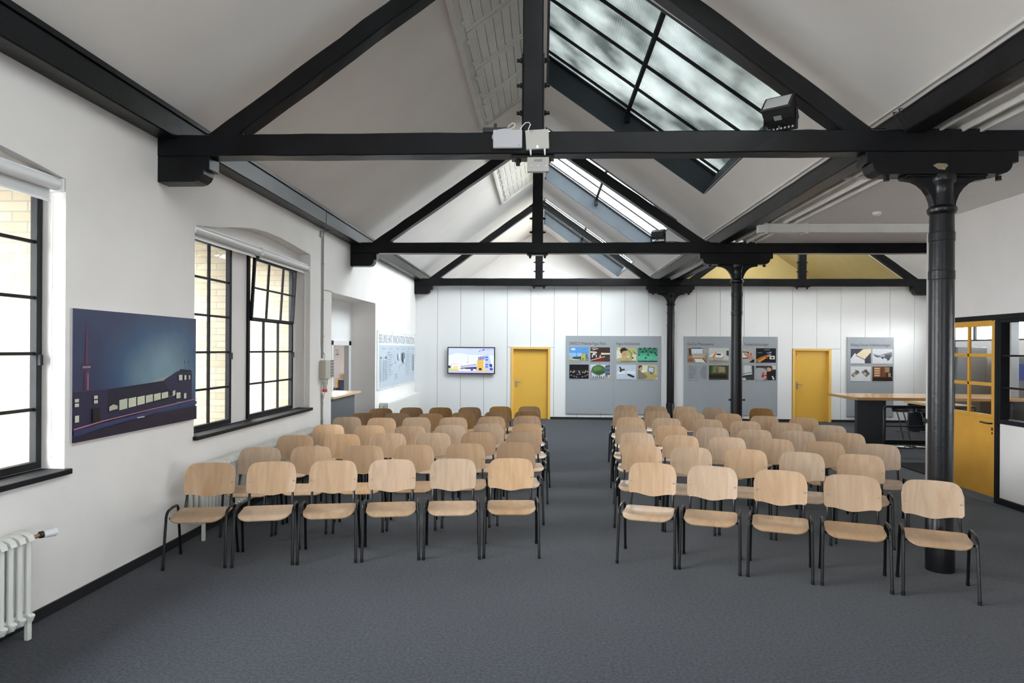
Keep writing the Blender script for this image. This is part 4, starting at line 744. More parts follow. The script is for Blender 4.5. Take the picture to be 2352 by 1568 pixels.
def crowd(n, z, h, cols, x0=.05, x1=.95): return [(cols[i % len(cols)], [(x0+(x1-x0)*i/n, z), (x0+(x1-x0)*(i+.85)/n, z), (x0+(x1-x0)*(i+.7)/n, z+h*(.8+.2*math.sin(i*2.3))), (x0+(x1-x0)*(i+.2)/n, z+h*(.8+.2*math.sin(i*2.3)))]) for i in range(n)]
SK = (205, 160, 130)
PIX = {
 'factory': [((96, 160, 226), (0, 0, 1, 1)), ((150, 196, 238), (0, .3, 1, .6)), ((215, 230, 245), blob(.2, .86, .12, .08)), ((40, 60, 110), [(.67, .80), (.74, .86), (.73, .82)]), ((40, 60, 110), [(.77, .85), (.83, .91), (.82, .86)]), ((120, 140, 60), (0, 0, 1, .14)), ((170, 170, 160), (0, 0, 1, .06)), ((200, 195, 120), [(0, .10), (.2, .12), (.2, .26), (0, .28)]), ((70, 80, 90), [(.15, .20), (.62, .12), (.62, .36), (.2, .33)]), ((225, 225, 210), (.14, .10, .55, .15)), ((60, 70, 90), (.37, .33, .385, .68)), ((60, 70, 90), (.35, .40, .40, .43)), ((196, 186, 84), [(.60, .12), (.82, .08), (.82, .54), (.62, .50)]), ((60, 56, 50), (.67, .14, .73, .22)), ((120, 150, 180), [(.82, .08), (1, .12), (.96, .60), (.84, .74), (.64, .62), (.64, .52), (.82, .56)]), ((80, 110, 140), [(.86, .2), (.94, .2), (.92, .5), (.86, .55)])],
 'assembly_hall': [((62, 46, 42), (0, 0, 1, 1)), ((225, 205, 180), [(0, .62), (.35, .58), (.3, .70), (0, .72)]), ((235, 225, 205), [(.55, .48), (1, .50), (1, .60), (.55, .62)]), ((240, 236, 230), [(.1, .85), (.4, .93), (.4, .90), (.12, .80)]), ((240, 236, 230), [(.05, .93), (.3, .98), (.3, .96), (.05, .9)]), ((150, 90, 60), [(.52, .3), (.56, .3), (.55, .62), (.53, .62)]), ((220, 225, 235), (.12, .44, .26, .58)), ((120, 40, 40), [(.12, 0), (.5, .22), (1, .38), (1, 0)]), ((240, 200, 150), [(0, .10), (.5, .30), (.75, .38), (.75, .33), (.5, .24), (0, .05)]), ((66, 58, 60), (.70, 0, 1, .3))]+crowd(9, .30, .22, [(50, 46, 66), (225, 220, 215), (90, 70, 60)], .0, .6),
 'concert': [((18, 16, 22), (0, 0, 1, 1)), ((40, 36, 52), (0, .4, 1, .62))]+[((230, 190, 120), blob(x, z, .025, .07, 6, .4)) for x, z in ((.08, .5), (.2, .46), (.26, .52), (.5, .52), (.53, .44), (.70, .46), (.80, .45), (.85, .54), (.94, .5))]+[((150, 155, 170), blob(x, z, .05, .06, 8)) for x, z in ((.1, .22), (.25, .16), (.38, .10), (.55, .3), (.68, .12), (.82, .17), (.93, .25), (.42, .27))]+[((20, 20, 26), blob(x, z-.05, .05, .06, 8)) for x, z in ((.1, .22), (.25, .16), (.38, .10), (.55, .3), (.68, .12), (.82, .17), (.93, .25), (.42, .27))],
 'tree': [((205, 215, 228), (0, 0, 1, 1)), ((74, 112, 66), blob(.42, .62, .38, .36, 13, .06)), ((96, 134, 82), blob(.36, .72, .22, .18, 10, .1)), ((58, 92, 52), blob(.5, .45, .26, .14, 10, .1)), ((110, 120, 140), [(.76, .15), (1, .1), (1, 1), (.76, .95)]), ((66, 84, 120), [(.78, .3), (1, .28), (1, .4), (.78, .42)]), ((66, 84, 120), [(.78, .55), (1, .58), (1, .70), (.78, .66)]), ((66, 84, 120), [(.78, .8), (1, .85), (1, .95), (.78, .9)]), ((170, 165, 160), (0, 0, 1, .1)), ((225, 190, 120), (.88, .08, 1, .28)), ((150, 90, 75), (.02, .1, .06, .6))]+crowd(12, .06, .22, [(40, 48, 90), (230, 225, 225), (54, 60, 70), (205, 170, 150)], .12, .76),
 'worker': [((186, 184, 124), (0, 0, 1, 1)), ((120, 110, 70), [(.55, .9), (.78, .6), (.78, .35), (.74, .35), (.74, .58), (.52, .86)]), ((220, 220, 170), (.8, .1, 1, .5)), ((90, 84, 52), [(.84, .75), (1, .58), (1, .52), (.84, .68)]), ((236, 236, 220), [(.06, .98), (.2, .9), (.2, .86), (.04, .92)]), ((226, 222, 206), [(0, .2), (.26, .3), (.24, .65), (.1, .82), (0, .85)]), ((206, 160, 122), blob(.37, .58, .14, .22, 11)), ((46, 36, 34), [(.20, .62), (.18, .85), (.28, .98), (.42, .99), (.53, .9), (.54, .78), (.42, .76), (.30, .72), (.27, .6)]), ((206, 160, 122), [(0, .14), (.35, .12), (.6, .30), (.62, .2), (.7, .1), (.5, .06), (.2, .04), (0, .05)]), ((120, 84, 64), (.34, .52, .46, .54)), ((215, 222, 228), [(.54, .3), (.64, .3), (.64, .42), (.55, .42)]), ((110, 106, 62), (.2, 0, 1, .04)), ((90, 100, 104), blob(.82, .27, .06, .07))],
 'shoe_lasts': [((84, 176, 142), (0, 0, 1, 1)), ((60, 130, 104), (0, .6, 1, .95)), ((26, 52, 46), (0, 0, 1, .07))]+[((96+12*(i % 2), 196, 160), blob(.12+.2*i, .24+.05*(i % 2), .12, .16, 9, .1)) for i in range(5)]+[((34, 40, 44), blob(x, z, .05, .07, 7, .3)) for x, z in ((.05, .5), (.25, .7), (.42, .76), (.52, .5), (.68, .68), (.88, .62), (.95, .5), (.4, .28), (.12, .9), (.35, .95), (.62, .97), (.85, .94))]+[((110, 50, 66), blob(.55, .93, .04, .05)), ((110, 50, 66), blob(.82, .9, .04, .05))],
 'shoe_plan': [((198, 208, 222), (0, 0, 1, 1)), ((170, 180, 196), (.03, .47, .97, .475)), ((226, 232, 240), (.05, .35, .45, .55)), ((226, 232, 240), (.52, .35, .96, .58)), ((42, 46, 54), [(.12, .86), (.20, .86), (.26, .70), (.4, .72), (.44, .66), (.38, .6), (.28, .60), (.26, .50), (.15, .5), (.18, .66)]), ((150, 160, 176), blob(.70, .68, .1, .03)), ((232, 236, 242), blob(.70, .68, .09, .02)), ((150, 160, 176), blob(.9, .66, .06, .05)), ((232, 236, 242), blob(.9, .66, .05, .035)), ((40, 42, 48), [(.56, .36), (.64, .38), (.9, .22), (.93, .13), (.84, .11), (.6, .24), (.55, .30)]), ((150, 160, 176), blob(.28, .2, .2, .1, 14)), ((206, 214, 226), blob(.28, .2, .19, .09, 14))],
 'drafting': [((206, 196, 146), (0, 0, 1, 1)), ((232, 228, 206), [(.2, .98), (.5, .96), (.5, .5), (.26, .6)]), ((184, 168, 104), [(.3, .5), (1, .3), (1, 0), (.1, 0)]), ((42, 44, 50), [(.53, .90), (.86, .84), (.82, .42), (.50, .54)]), ((196, 214, 236), [(.555, .86), (.83, .81), (.795, .47), (.53, .57)]), ((42, 44, 50), [(.6, .46), (.74, .42), (.82, .34), (.62, .4)]), ((206, 160, 126), blob(.15, .76, .09, .12)), ((84, 56, 44), [(.02, .78), (.04, .96), (.2, .98), (.24, .84), (.12, .84), (.08, .7)]), ((130, 124, 100), [(0, .7), (.14, .64), (.3, .4), (.5, .2), (.4, .04), (0, .0)]), ((238, 238, 234), [(.14, .56), (.3, .66), (.42, .52), (.24, .46)]), ((206, 160, 126), blob(.70, .12, .08, .06)), ((236, 226, 204), [(.86, .0), (1, .12), (1, 0)])],
 'machine': [((150, 132, 112), (0, 0, 1, 1)), ((84, 62, 50), [(.06, .96), (.16, .96), (.2, .5), (.08, .46)]), ((36, 30, 28), (.2, .94, .72, 1)), ((214, 224, 240), (.2, .60, .76, .94)), ((196, 190, 180), (.22, .50, .96, .58)), ((150, 92, 70), (0, 0, .28, .24)), ((206, 180, 130), (.24, .32, .88, .46)), ((226, 196, 170), (.28, .38, .74, .46)), ((236, 230, 214), [(.34, .24), (.74, .24), (.9, 0), (.42, 0)]), ((60, 56, 52), [(.74, .26), (.78, .26), (.98, 0), (.93, 0)]), ((170, 170, 170), (.78, .62, 1, .98))],
 'scanner': [((206, 208, 200), (0, 0, 1, 1)), ((184, 178, 162), [(0, .32), (1, .18), (1, 0), (0, 0)]), ((160, 140, 110), (0, 0, .3, .14)), ((232, 232, 228), [(.04, .46), (.3, .68), (.72, .66), (.76, .44), (.66, .30), (.05, .36)]), ((70, 72, 74), [(.05, .36), (.66, .30), (.76, .44), (.74, .34), (.66, .26), (.06, .33)]), ((232, 128, 30), [(.18, .40), (.32, .68), (.40, .67), (.28, .36), (.24, .33), (.19, .34)]), ((34, 34, 36), [(.37, .52), (.42, .62), (.62, .60), (.58, .50)]), ((60, 60, 62), [(.88, .48), (1, .46), (1, .82), (.88, .82)]), ((150, 140, 120), [(.2, .2), (1, .06), (1, 0), (.3, 0)])],
 'price_list': [((160, 164, 170), (0, 0, 1, 1))]+[((86, 90, 96), (.06, .96-.068*i, .25+.26*abs(math.sin(i*1.7)), .975-.068*i)) for i in range(14)]+[((86, 90, 96), (.80-.15*abs(math.sin(i*2.9)), .96-.068*i, .97, .975-.068*i)) for i in range(14)],
 'staff': [((70, 66, 48), (0, 0, 1, 1)), ((150, 146, 104), [(.25, .95), (.8, .9), (.85, .5), (.2, .5)]), ((110, 104, 74), [(.3, .9), (.5, .88), (.5, .5), (.3, .5)]), ((62, 116, 50), [(.12, .55), (.24, .5), (.26, .95), (.16, .96)]), ((120, 112, 66), (.78, .3, .84, .62))]+crowd(14, .12, .42, [(28, 26, 28), (26, 25, 26), (38, 30, 30), (24, 24, 26)], .02, .92)+[(SK, blob(.1+.057*i, .46+.05*math.sin(i*2.1), .014, .024, 6)) for i in range(14)],
 'tablet': [((178, 172, 166), (0, 0, 1, 1)), ((24, 24, 26), [(0, .78), (.72, .74), (.72, .30), (0, .20)]), ((230, 228, 226), [(0, .72), (.66, .68), (.66, .36), (0, .28)]), ((196, 140, 112), [(.45, .66), (.7, .62), (.98, .28), (.9, .12), (.7, .32), (.5, .5)]), ((170, 60, 50), (.8, .5, .86, .66)), ((20, 18, 20), [(.72, 0), (1, 0), (1, .22), (.9, .2)])],
 'spark_diagram': [((24, 20, 26), (0, 0, 1, 1)), ((176, 112, 44), [(0, .06), (.0, .22), (.25, .40), (.74, .62), (.76, .54), (.2, .02)]), ((225, 170, 90), [(.1, .10), (.72, .56), (.74, .54), (.16, .04)]), ((70, 110, 200), blob(.62, .67, .09, .08, 7, .3)), ((130, 180, 235), blob(.72, .71, .05, .06, 7, .3)), ((170, 34, 34), blob(.55, .36, .06, .08)), ((226, 226, 226), (.68, .24, .94, .48)), ((36, 34, 38), (.75, .30, .87, .40)), ((190, 190, 200), (.42, .88, .68, .905)), ((190, 190, 200), (.08, .68, .3, .70))],
 'tank': [((60, 66, 62), (0, 0, 1, 1)), ((206, 208, 208), [(.3, .3), (.36, 1), (.86, 1), (.9, .4)]), ((170, 174, 172), [(.3, .3), (.36, 1), (.5, 1), (.5, .3)]), ((40, 42, 44), [(.0, .36), (.9, .56), (.9, .52), (.0, .32)]), ((40, 42, 44), [(.0, .18), (.9, .34), (.9, .30), (.0, .14)]), ((196, 198, 198), [(.1, 0), (.6, 0), (.55, .16), (.2, .14)])],
 'technician': [((96, 92, 94), (0, 0, 1, 1)), ((172, 172, 176), blob(.2, .42, .42, .44, 16)), ((60, 52, 50), (0, .86, 1, 1)), ((198, 206, 206), (.78, .76, 1, 1)), ((26, 24, 30), [(.56, .6), (.74, .66), (1, .72), (1, 0), (.6, 0), (.5, .3)]), ((212, 160, 130), blob(.66, .76, .11, .16, 10)), ((66, 42, 34), [(.54, .9), (.6, .98), (.76, .98), (.84, .88), (.8, .7), (.75, .84), (.6, .9)]), ((160, 34, 34), [(.28, .2), (.34, .54), (.5, .5), (.56, .3), (.46, .16)]), ((212, 160, 130), blob(.45, .42, .09, .07)), ((212, 160, 130), blob(.46, .22, .09, .07)), ((226, 226, 226), [(.78, .3), (.86, .28), (.94, .06), (.86, .04)])],
 'finger_joint': [((62, 62, 78), (0, 0, 1, 1)), ((226, 226, 228), [(0, .3), (.2, .7), (.7, .2), (.7, 0), (0, 0)]), ((232, 218, 184), [(.24, .55), (.62, .98), (1, 1), (1, .76), (.68, .26), (.6, .3)])]+[((92, 66, 52), [(.24+.08*i, .54-.055*i), (.28+.08*i, .58-.055*i), (.38+.08*i, .44-.055*i)]) for i in range(5)],
 'plant_line': [((216, 216, 220), (0, 0, 1, 1)), ((130, 134, 142), [(.02, .66), (.3, .56), (.6, .68), (.96, .8), (.98, .5), (.74, .14), (.7, .32), (.4, .4), (.1, .5)]), ((84, 88, 98), [(.1, .56), (.3, .48), (.34, .40), (.12, .46)]), ((84, 88, 98), [(.6, .58), (.9, .62), (.92, .46), (.72, .26), (.62, .4)]), ((190, 192, 198), [(.35, .56), (.6, .6), (.6, .5), (.38, .48)]), ((60, 64, 74), blob(.5, .38, .05, .08)), ((60, 64, 74), blob(.8, .3, .05, .08))],
 'cutter_heads': [((222, 222, 224), (0, 0, 1, 1)), ((130, 120, 110), [(.02, .4), (.3, .72), (.44, .56), (.14, .24)]), ((96, 98, 104), [(.2, .76), (.4, .7), (.44, .5), (.3, .6)]), ((130, 120, 110), [(.52, .62), (.76, .82), (.98, .5), (.78, .26)]), ((84, 86, 92), [(.66, .7), (.78, .78), (.9, .5), (.76, .42)]), ((196, 180, 160), blob(.2, .42, .07, .09)), ((196, 180, 160), blob(.72, .5, .07, .09))],
 'wood_stack': [((70, 42, 30), (0, 0, 1, 1)), ((150, 92, 56), (.06, .28, .42, .98)), ((120, 70, 42), (.46, .28, .66, .98)), ((40, 26, 22), (0, 0, 1, .24)), ((34, 24, 22), (.92, .1, 1, 1))]+[((226, 200, 160), (.1, .34+.16*i, .36, .42+.16*i)) for i in range(4)]+[((226, 200, 160), (.62, .62+.09*i, .84, .66+.09*i)) for i in range(4)]+[((226, 206, 176), (.78, .3+.07*i, .9, .335+.07*i)) for i in range(4)],
}
def board(x0, x1, label, head, pics, tw, tx=.088, group='grey display boards on the back wall', hs=.118):
    z0, z1 = .165, 2.40; r = thing('display_board', label, 'display board', ((x0+x1)/2, YB-.02, z0), group)
    MB().box(x0, x1, YB-.03, YB-.006, z0, z1).build('panel', BOARDG, r, bevel=.003); yf = YB-.0305
    text('heading', head, hs, INK, (x0+tx, yf+.0005, 2.142), (1, 0, 0), r, width=tw)
    for i, (nm, cap) in enumerate(pics):
        xa = x0+.095+(i % 2)*.602; za_ = 1.665 if i < 2 else 1.17
        if nm: lab(picture(r, 'printed_photo', (xa, yf, za_), (1, 0, 0), .555, .408, PIX[nm]), cap)
        m = MB(); q = xa
        while q < xa+.2+.2*abs(math.sin(i*3+x0)): w = .02+.02*random.random(); m.box(q, q+w, yf-.001, yf+.0005, za_-.035, za_-.018); q += w+.008
        m.build('caption', INKL, r)
    m = MB()
    for q in (x0+.05, x1-.05):
        for z in (z0+.05, 1.28, z1-.05): m.tube([(q, YB-.028, z), (q, YB-.033, z)], .010, 8)
    m.build('screw', SILVER, r)
board(.688, 2.022, 'grey board with a blue-sky factory photo and a concert photo, next to the yellow door', 'UNESCO Welterbe Fagus-Werk', [('factory', 'photo of a factory under blue sky'), ('assembly_hall', 'photo of people in a hall with a red counter'), ('concert', 'photo of a dark concert'), ('tree', 'photo of a group before a tree')], 1.05)
board(2.034, 3.386, 'grey board with photos of a worker and green shoe lasts, left of the farthest column', 'Fagus Schuhleisten', [('worker', 'photo of a man bending over his work'), ('shoe_lasts', 'photo of green shoe lasts'), ('shoe_plan', 'drawing of a shoe last and a sole'), ('drafting', 'photo of a person at a screen')], .66)
board(4.04, 5.345, 'grey board with an orange striped machine photo and a list, right of the farthest column', 'GreCon Messsysteme', [('machine', 'photo of a large machine'), ('scanner', 'photo of a white device with an orange stripe'), ('price_list', 'printed list'), ('staff', 'photo of a dark group in a hall')], .74)
board(5.358, 6.66, 'grey board half hidden by the middle column, with a photo of red gloves and pipes', 'Funkenlöschanlagen', [('tablet', 'photo of a hand on a tablet'), ('spark_diagram', 'picture of a glowing spark on black'), ('tank', 'photo of a steel tank'), ('technician', 'photo of a technician with red part')], .67, .37)
board(8.586, 9.866, 'single grey board with machine photos, behind the pine topped bar table', 'Weinig Grecon Keilzinkenanlagen', [('finger_joint', 'photo of finger jointed wood'), ('plant_line', 'photo of a grey machine line'), ('cutter_heads', 'photo of two machine parts'), ('wood_stack', 'photo of a red-brown timber stack')], 1.09)

# information board on the left wall near the corner
r = thing('information_board', 'clear information board with a long heading, at the end of the left wall', 'board', (XL, 17.2, 1.06))
MB().box(XL+.004, XL+.012, 15.0, 19.5, 1.06, 2.41).build('backing', PM('board_white', (.78, .80, .82), .3), r); xf = XL+.0125
picture(r, 'printed_panel', (xf, 15.14, 1.09), (0, 1, 0), 4.3, .99, [((198, 210, 222), (0, 0, 1, 1))]+[((170, 180, 194), (a+.05, .90, a+.12, .93)) for a in (.03, .2, .38, .54, .72, .87)]+[((216, 226, 236), (a, 0, a+.004, 1)) for a in (.19, .36, .51, .68, .83)]+
  [(c, (a, .68, a+.04, .735)) for a, c in ((.02, (70, 176, 160)), (.085, (225, 205, 160)), (.14, (90, 130, 190)))]+[((150, 160, 176), (a, .63-.033*i, a+.035, .642-.033*i)) for a in (.02, .085, .14) for i in range(15)]+
  [((165, 172, 186), (.205, .84-.06*i, .27+.05*abs(math.sin(i*2.2)), .852-.06*i)) for i in range(10)]+[((165, 172, 186), (.70, .84-.07*i, .76+.05*abs(math.sin(i*1.2)), .852-.07*i)) for i in range(9)]+[((165, 172, 186), (.385, .30-.04*i, .45, .31-.04*i)) for i in range(4)]+
  [((225, 230, 240), blob(.47, .73, .02, .1)), ((110, 120, 136), blob(.60, .72, .035, .13, 8, .3)), ((225, 230, 240), blob(.62, .6, .02, .06)), ((200, 205, 190), blob(.40, .6, .015, .03)), ((120, 130, 140), blob(.53, .5, .01, .02))]+[((70, 80, 90), (.905, .32+.05*i, .935, .35+.05*i)) for i in range(9)])
text('heading', 'BEI UNS HAT INNOVATION TRADITION', .28, plain('board_ink', sr(120, 128, 140)), (xf, 15.14, 2.13), (0, 1, 0), r, width=4.22, depth=.0005)
m = MB(); [m.tube([(XL+.01, q, z), (XL+.02, q, z)], .014, 8) for q in (15.05, 16.5, 18, 19.4) for z in (1.08, 2.38)]; m.build('screw', SILVER, r)

# ================================================================ BACK AISLE FURNITURE
r = thing('bar_table', 'high pine topped bar table with a dark slab leg, before the back wall', 'table', (8.0, 15.2, 0))
MB().box(6.53, 10.2, 14.46, 15.93, .985, 1.045).build('table_top', TABLEW, r, bevel=.004)
for q in (6.69, 9.3): MB().box(q, q+.6, 14.80, 14.92, 0, .985).build('slab_leg', ANTH, r, bevel=.003)
def stool(x, y, label):
    r = thing('bar_stool', label, 'bar stool', (x, y, 0), 'bar stools at the high table')
    MB().lathe([(.02, .755), (.19, .765), (.205, .785), (.20, .815), (.17, .825)], (x, y), 24).build('seat', BLACKP, r, smooth=True); MB().lathe([(.20, .745), (.207, .750), (.207, .758), (.20, .762)], (x, y), 24).build('seat_rim', CHROME, r, smooth=True)
    for q in (-.10, .03): MB().tube([(x+q-.02, y, .75), (x+q+.02, y, .62), (x+q+.16, y, .02)], .013, 10).build('leg', CHROME, r, smooth=True)
    MB().lathe([(.20, .0), (.205, .012), (.19, .02), (.05, .028)], (x, y), 28).build('base', CHROME, r, smooth=True); MB().tube([(x-.16, y-.04, .34), (x+.18, y-.04, .34)], .012, 10).build('footrest', CHROME, r, smooth=True)
stool(7.54, 14.62, 'chrome bar stool with round black seat, nearest the slab leg'); stool(8.03, 14.62, 'chrome bar stool with round black seat, partly hidden by the right wall end')
r = thing('guard_rail', 'low black tubular railing in front of the bar stools', 'railing', (7.2, 13.3, 0)); y = 13.3
MB().tube([(6.51, y, .0), (6.51, y, .90), (6.53, y, .94), (6.57, y, .955), (8.2, y, .955)], .022, 10).build('rail', BLACKT, r, smooth=True); MB().tube([(6.51, y, .58), (8.2, y, .58)], .012, 8).build('middle_bar', BLACKT, r, smooth=True)
MB().box(6.5, 8.2, y-.03, y+.03, .235, .32).build('bottom_beam', BLACKT, r, bevel=.004); MB().tube([(8.2, y, 0), (8.2, y, .955)], .022, 10).build('post', BLACKT, r)
tag(box('doormat', 6.25, 7.4, 11.45, 12.57, 0.0, .012, BLACKMAT), 'black mat on the carpet beyond the end of the right wall', 'mat')
r = thing('machine_cabinet', 'tall dark grey machine cabinet seen through the glazed yellow door', 'cabinet', (10.2, 17.4, 0))
MB().box(9.9, 10.6, 16.75, 17.85, .0, 2.12).build('body', plain('machine_grey', (.10, .10, .105)), r, bevel=.02); MB().box(9.88, 9.9, 16.9, 17.7, 1.2, 1.9).build('window', PM('dark_pane', (.03, .03, .035), .15), r)
r = thing('work_bench', 'pale wooden bench seen through the glazed yellow door', 'bench', (9.6, 17, 0))
MB().box(9.1, 9.8, 15.98, 17.6, .72, .78).build('bench_top', EDGEW, r); [MB().box(9.15, 9.75, q, q+.06, 0, .72).build('leg', ANTH, r) for q in (16.1, 17.45)]
r = thing('pillar', 'grey post behind the glazed screen at the right edge', 'post', (9.9, 15.2, 0)); MB().box(9.82, 9.98, 14.75, 14.9, 1.05, 3.9).build('shaft', plain('post_grey', (.3, .31, .32)), r); r.location
r = thing('exhibit_stand', 'dark stand with a blue glowing display behind the glazed screen at the right edge', 'stand', (10.4, 15.0, 0))
MB().box(10.2, 10.6, 14.7, 15.3, 0, 1.9).build('body', plain('stand_grey', (.12, .125, .14)), r); MB().box(10.19, 10.2, 14.9, 15.1, 1.4, 1.75).build('display', emis('blue_display', (.10, .14, .5), .3), r)

# ================================================================ CHAIRS
def sheet(m, nu, nv, F, th):
    G = [[Vector(F(-1+2*i/nu, j/nv)) for i in range(nu+1)] for j in range(nv+1)]; n = (nu+1)*(nv+1); N = []
    for j in range(nv+1):
        for i in range(nu+1):
            a = G[j][min(i+1, nu)]-G[j][max(i-1, 0)]; b = G[min(j+1, nv)][i]-G[max(j-1, 0)][i]; c = a.cross(b)
            N.append(c.normalized() if c.length > 1e-9 else Vector((0, -1, 0)))
    P = [p for row in G for p in row]; vs = [p+q*th/2 for p, q in zip(P, N)]+[p-q*th/2 for p, q in zip(P, N)]; I = lambda i, j: j*(nu+1)+i; fs = []
    for j in range(nv):
        for i in range(nu): q = (I(i, j), I(i+1, j), I(i+1, j+1), I(i, j+1)); fs += [q, tuple(x+n for x in q[::-1])]
    ring = [I(i, 0) for i in range(nu)]+[I(nu, j) for j in range(nv)]+[I(nu-i, nv) for i in range(nu)]+[I(0, nv-j) for j in range(nv)]
    fs += [(ring[k], ring[k]+n, ring[(k+1) % len(ring)]+n, ring[(k+1) % len(ring)]) for k in range(len(ring))]
    m.add(vs, fs); return m
def back_F(u, v):                                        # curved plywood backrest, wide rounded top, dipping lower edge
    a = abs(u); zt = .868-.012*u*u; 
    if a > .62: zt -= .105*(1-math.sqrt(max(0, 1-((a-.62)/.38)**2)))
    zb = .548+.030*min(1, a/.8)**2*(3-2*min(1, a/.8))
    if a > .92: zb += .022*(1-math.sqrt(max(0, 1-((a-.92)/.08)**2)))
    z = zb+(zt-zb)*v; hw = .232+.006*(z-.55)/.3
    return (u*hw, .222+(z-.55)*.27+.034*(1-u*u)-.018, z)
def seat_F(u, v):
    a = abs(u); yf, yr = -.262, .155
    if a > .55: yf += .12*(1-math.sqrt(max(0, 1-((a-.55)/.45)**2)))
    if a > .85: yr -= .03*(1-math.sqrt(max(0, 1-((a-.85)/.15)**2)))
    y = yf+(yr-yf)*v; t = (y+.262)/.417
    z = .452-.030*max(0, 1-t/.28)**2-.016*(1-u*u)*math.sin(math.pi*min(1, max(0, (t-.15)/.85)))+.012*max(0, (t-.75)/.25)**2
    return (u*.236, y, z)
def chair_meshes():
    r = thing('beech_chair', 'x', 'chair')
    s = sheet(MB(), 24, 12, seat_F, .011).build('seat', BEECH, r, smooth=True, angle=50)
    b = sheet(MB(), 26, 10, back_F, .011).build('backrest', BEECH, r, smooth=True, angle=50)
    m = MB()
    for q in (-1, 1): m.tube([(q*.207, .234, .69), (q*.207, .224, .69)], .0065, 8)
    m.build('bolt', SILVER, b)
    for q in (-1, 1):
        arc = [(q*.258, -.190+.075*(1-math.cos(t)), .43+.075*math.sin(t)) for t in (0, .4, .8, 1.2, 1.57)]
        m = MB().tube([(q*.264, -.25, .015)]+arc+[(q*.256, -.02, .512)], .0128, 10); m.tube([(q*.264, -.2505, 0), (q*.264, -.248, .035)], .0150, 10); m.build('leg', BLACKT, r, smooth=True)
        arc = [(q*.256, .15-.06*(1-math.cos(t)), .435+.07*math.sin(t)) for t in (0, .4, .8, 1.2, 1.57)][::-1]
        m = MB().tube([(q*.256, -.02, .512)]+arc+[(q*.264, .25, .015)], .0128, 10); m.tube([(q*.264, .2505, 0), (q*.264, .248, .035)], .0150, 10); m.build('leg', BLACKT, r, smooth=True)
        MB().tube([(q*.208, -.12, .425), (q*.208, .10, .425), (q*.206, .165, .435), (q*.204, .200, .475), (q*.203, .235, .56), (q*.202, .262, .70)], .0125, 8).build('back_post', BLACKT, r, smooth=True)
    m = MB()
    for yy in (-.11, .10): m.tube([(-.255, yy, .43), (.255, yy, .43)], .011, 8)
    m.build('seat_frame', BLACKT, r, smooth=True)
    return r
proto = chair_meshes(); proto_first = True
def copy_tree(o, parent=None):
    c = o.copy(); C.objects.link(c)
    if parent: c.parent = parent
    for k in list(o.children): copy_tree(k, c)
    return c
ORD = ['front row', 'second row', 'third row', 'fourth row', 'fifth row', 'sixth row', 'back row']
SEAT = ['at the aisle', 'second from the aisle', 'third from the aisle', 'fourth from the aisle', 'fifth from the aisle', 'sixth from the aisle']
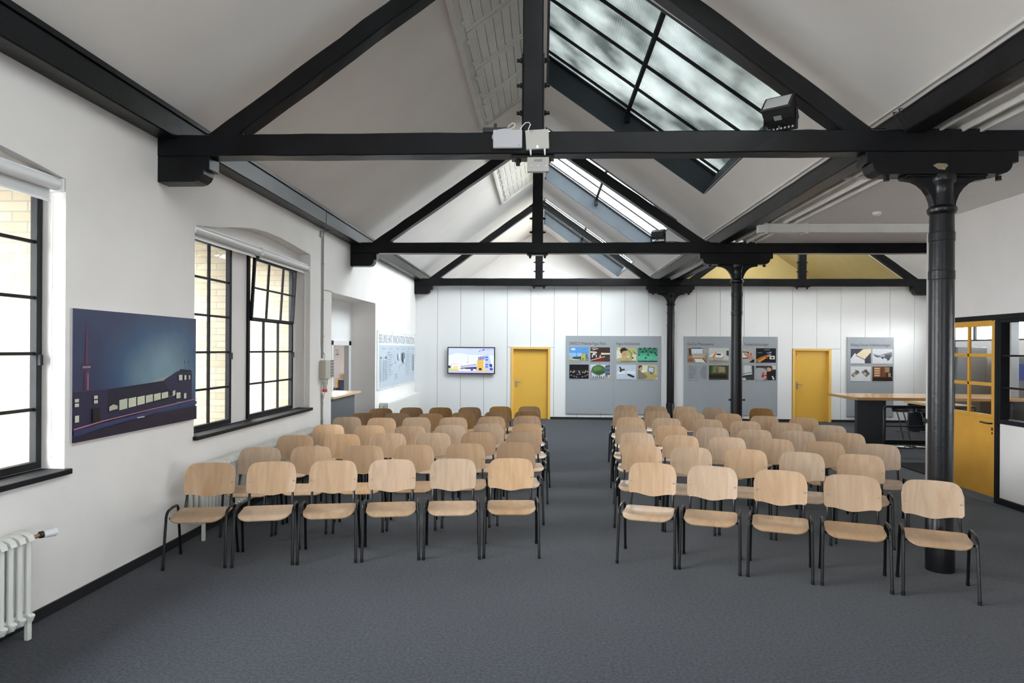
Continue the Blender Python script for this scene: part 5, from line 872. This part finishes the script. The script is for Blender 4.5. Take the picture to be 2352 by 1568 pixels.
CHAIRS = {'L':{1:[(-3.175,6.27,11.6),(-2.603,6.385,13.2),(-2.032,6.499,10.7),(-1.462,6.614,10.9),(-0.874,6.702,6.1),(-0.296,6.777,3.6)],
    2:[(-3.15,7.34,7.9),(-2.606,7.468,7.4),(-2.021,7.568,8.6),(-1.458,7.69,7.6),(-0.873,7.853,7.3),(-0.27,7.995,8.6)],
    3:[(-3.134,8.439,10.7),(-2.567,8.597,10.2),(-1.995,8.755,9.5),(-1.412,8.845,8.5),(-0.816,8.96,9.1),(-0.214,9.055,8.1)],
    4:[(-3.112,9.694,7.7),(-2.485,9.651,7.4),(-1.883,9.623,7.9),(-1.306,9.814,10.7),(-0.757,10.048,10.3),(-0.181,10.105,10.2)],
    5:[(-3.153,10.837,10.2),(-2.569,10.753,7.8),(-2.023,10.896,8.2),(-1.412,10.946,9.5),(-0.794,11.159,9.9),(-0.197,11.335,10.4)],
    6:[(-3.041,11.512,10.5),(-2.487,11.556,7.3),(-1.89,11.55,9.4),(-1.341,11.779,9.7),(-0.772,11.986,9.0),(-0.241,12.131,7.7)],
    7:[(-2.98,12.45,8.9),(-2.463,12.726,7.4),(-1.895,12.791,10.7),(-1.344,12.904,10.5),(-0.77,13.152,9.2),(-0.208,13.238,8.2)]},'R':{1:[(1.037,6.613,-15.7),(1.587,6.465,-16.3),(2.163,6.283,-18.9),(2.734,6.087,-19.8),(3.316,5.88,-22.1)],
    2:[(1.137,7.907,-12.2),(1.676,7.76,-13.5),(2.256,7.662,-16.6),(2.81,7.48,-18.8),(3.394,7.372,-20.0)],
    3:[(1.254,9.115,-10.7),(1.785,8.888,-13.1),(2.352,8.752,-14.4),(2.912,8.629,-15.4),(3.441,8.415,-17.6),(4.005,8.254,-20.9)],
    4:[(1.31,10.141,-9.6),(1.88,10.05,-12.4),(2.44,9.86,-14.0),(2.981,9.672,-15.7),(3.53,9.555,-18.3),(4.121,9.377,-19.9)],
    5:[(1.444,11.279,-10.5),(2.009,11.191,-14.3),(2.661,11.064,-13.7),(3.191,10.835,-16.1),(3.762,10.628,-17.3),(4.292,10.353,-20.4)],
    6:[(1.509,12.479,-10.3),(2.079,12.447,-12.4),(2.635,12.2,-15.3),(3.273,12.144,-15.9),(3.774,11.759,-18.4),(4.346,11.544,-21.2)],
    7:[(1.678,13.78,-9.8),(2.235,13.60,-12),(2.815,13.62,-14),(3.345,13.44,-16),(4.20,13.30,-20.3)]}}
first = True
for side in 'LR':
    for row in range(1, 8):
        L = CHAIRS[side][row]; n = len(L)
        for i, (x, y, a) in enumerate(L):
            k = n-1-i if side == 'L' else i; old = (side == 'L' and row >= 6) or (side == 'R' and row == 7 and i == 4)
            if old: x, y = x*1.023, y*1.023
            dark = side == 'L' and row == 2 and i == 5
            if first: o = proto; first = False
            else: o = copy_tree(proto)
            o.location = (x, y, 0); o.rotation_euler = (0, 0, math.radians(a)); o['group'] = 'plywood chairs in rows'
            o['label'] = '%s plywood chair %s of the aisle, %s, %s' % ('brown' if old else 'darker beech' if dark else 'pale beech', 'left' if side == 'L' else 'right', ORD[row-1], SEAT[k])
            if dark:
                for c in o.children:
                    if c.name.startswith('backrest'): c.material_slots[0].link = 'OBJECT'; c.material_slots[0].material = DARKER
            if old:
                o.scale = (.975, .975, .975)
                for c in o.children:
                    if c.name.startswith(('seat', 'backrest')) and not c.name.startswith('seat_frame'): c.material_slots[0].link = 'OBJECT'; c.material_slots[0].material = BROWN
                    for d in c.children: d.material_slots[0].link = 'OBJECT'; d.material_slots[0].material = BLACKP
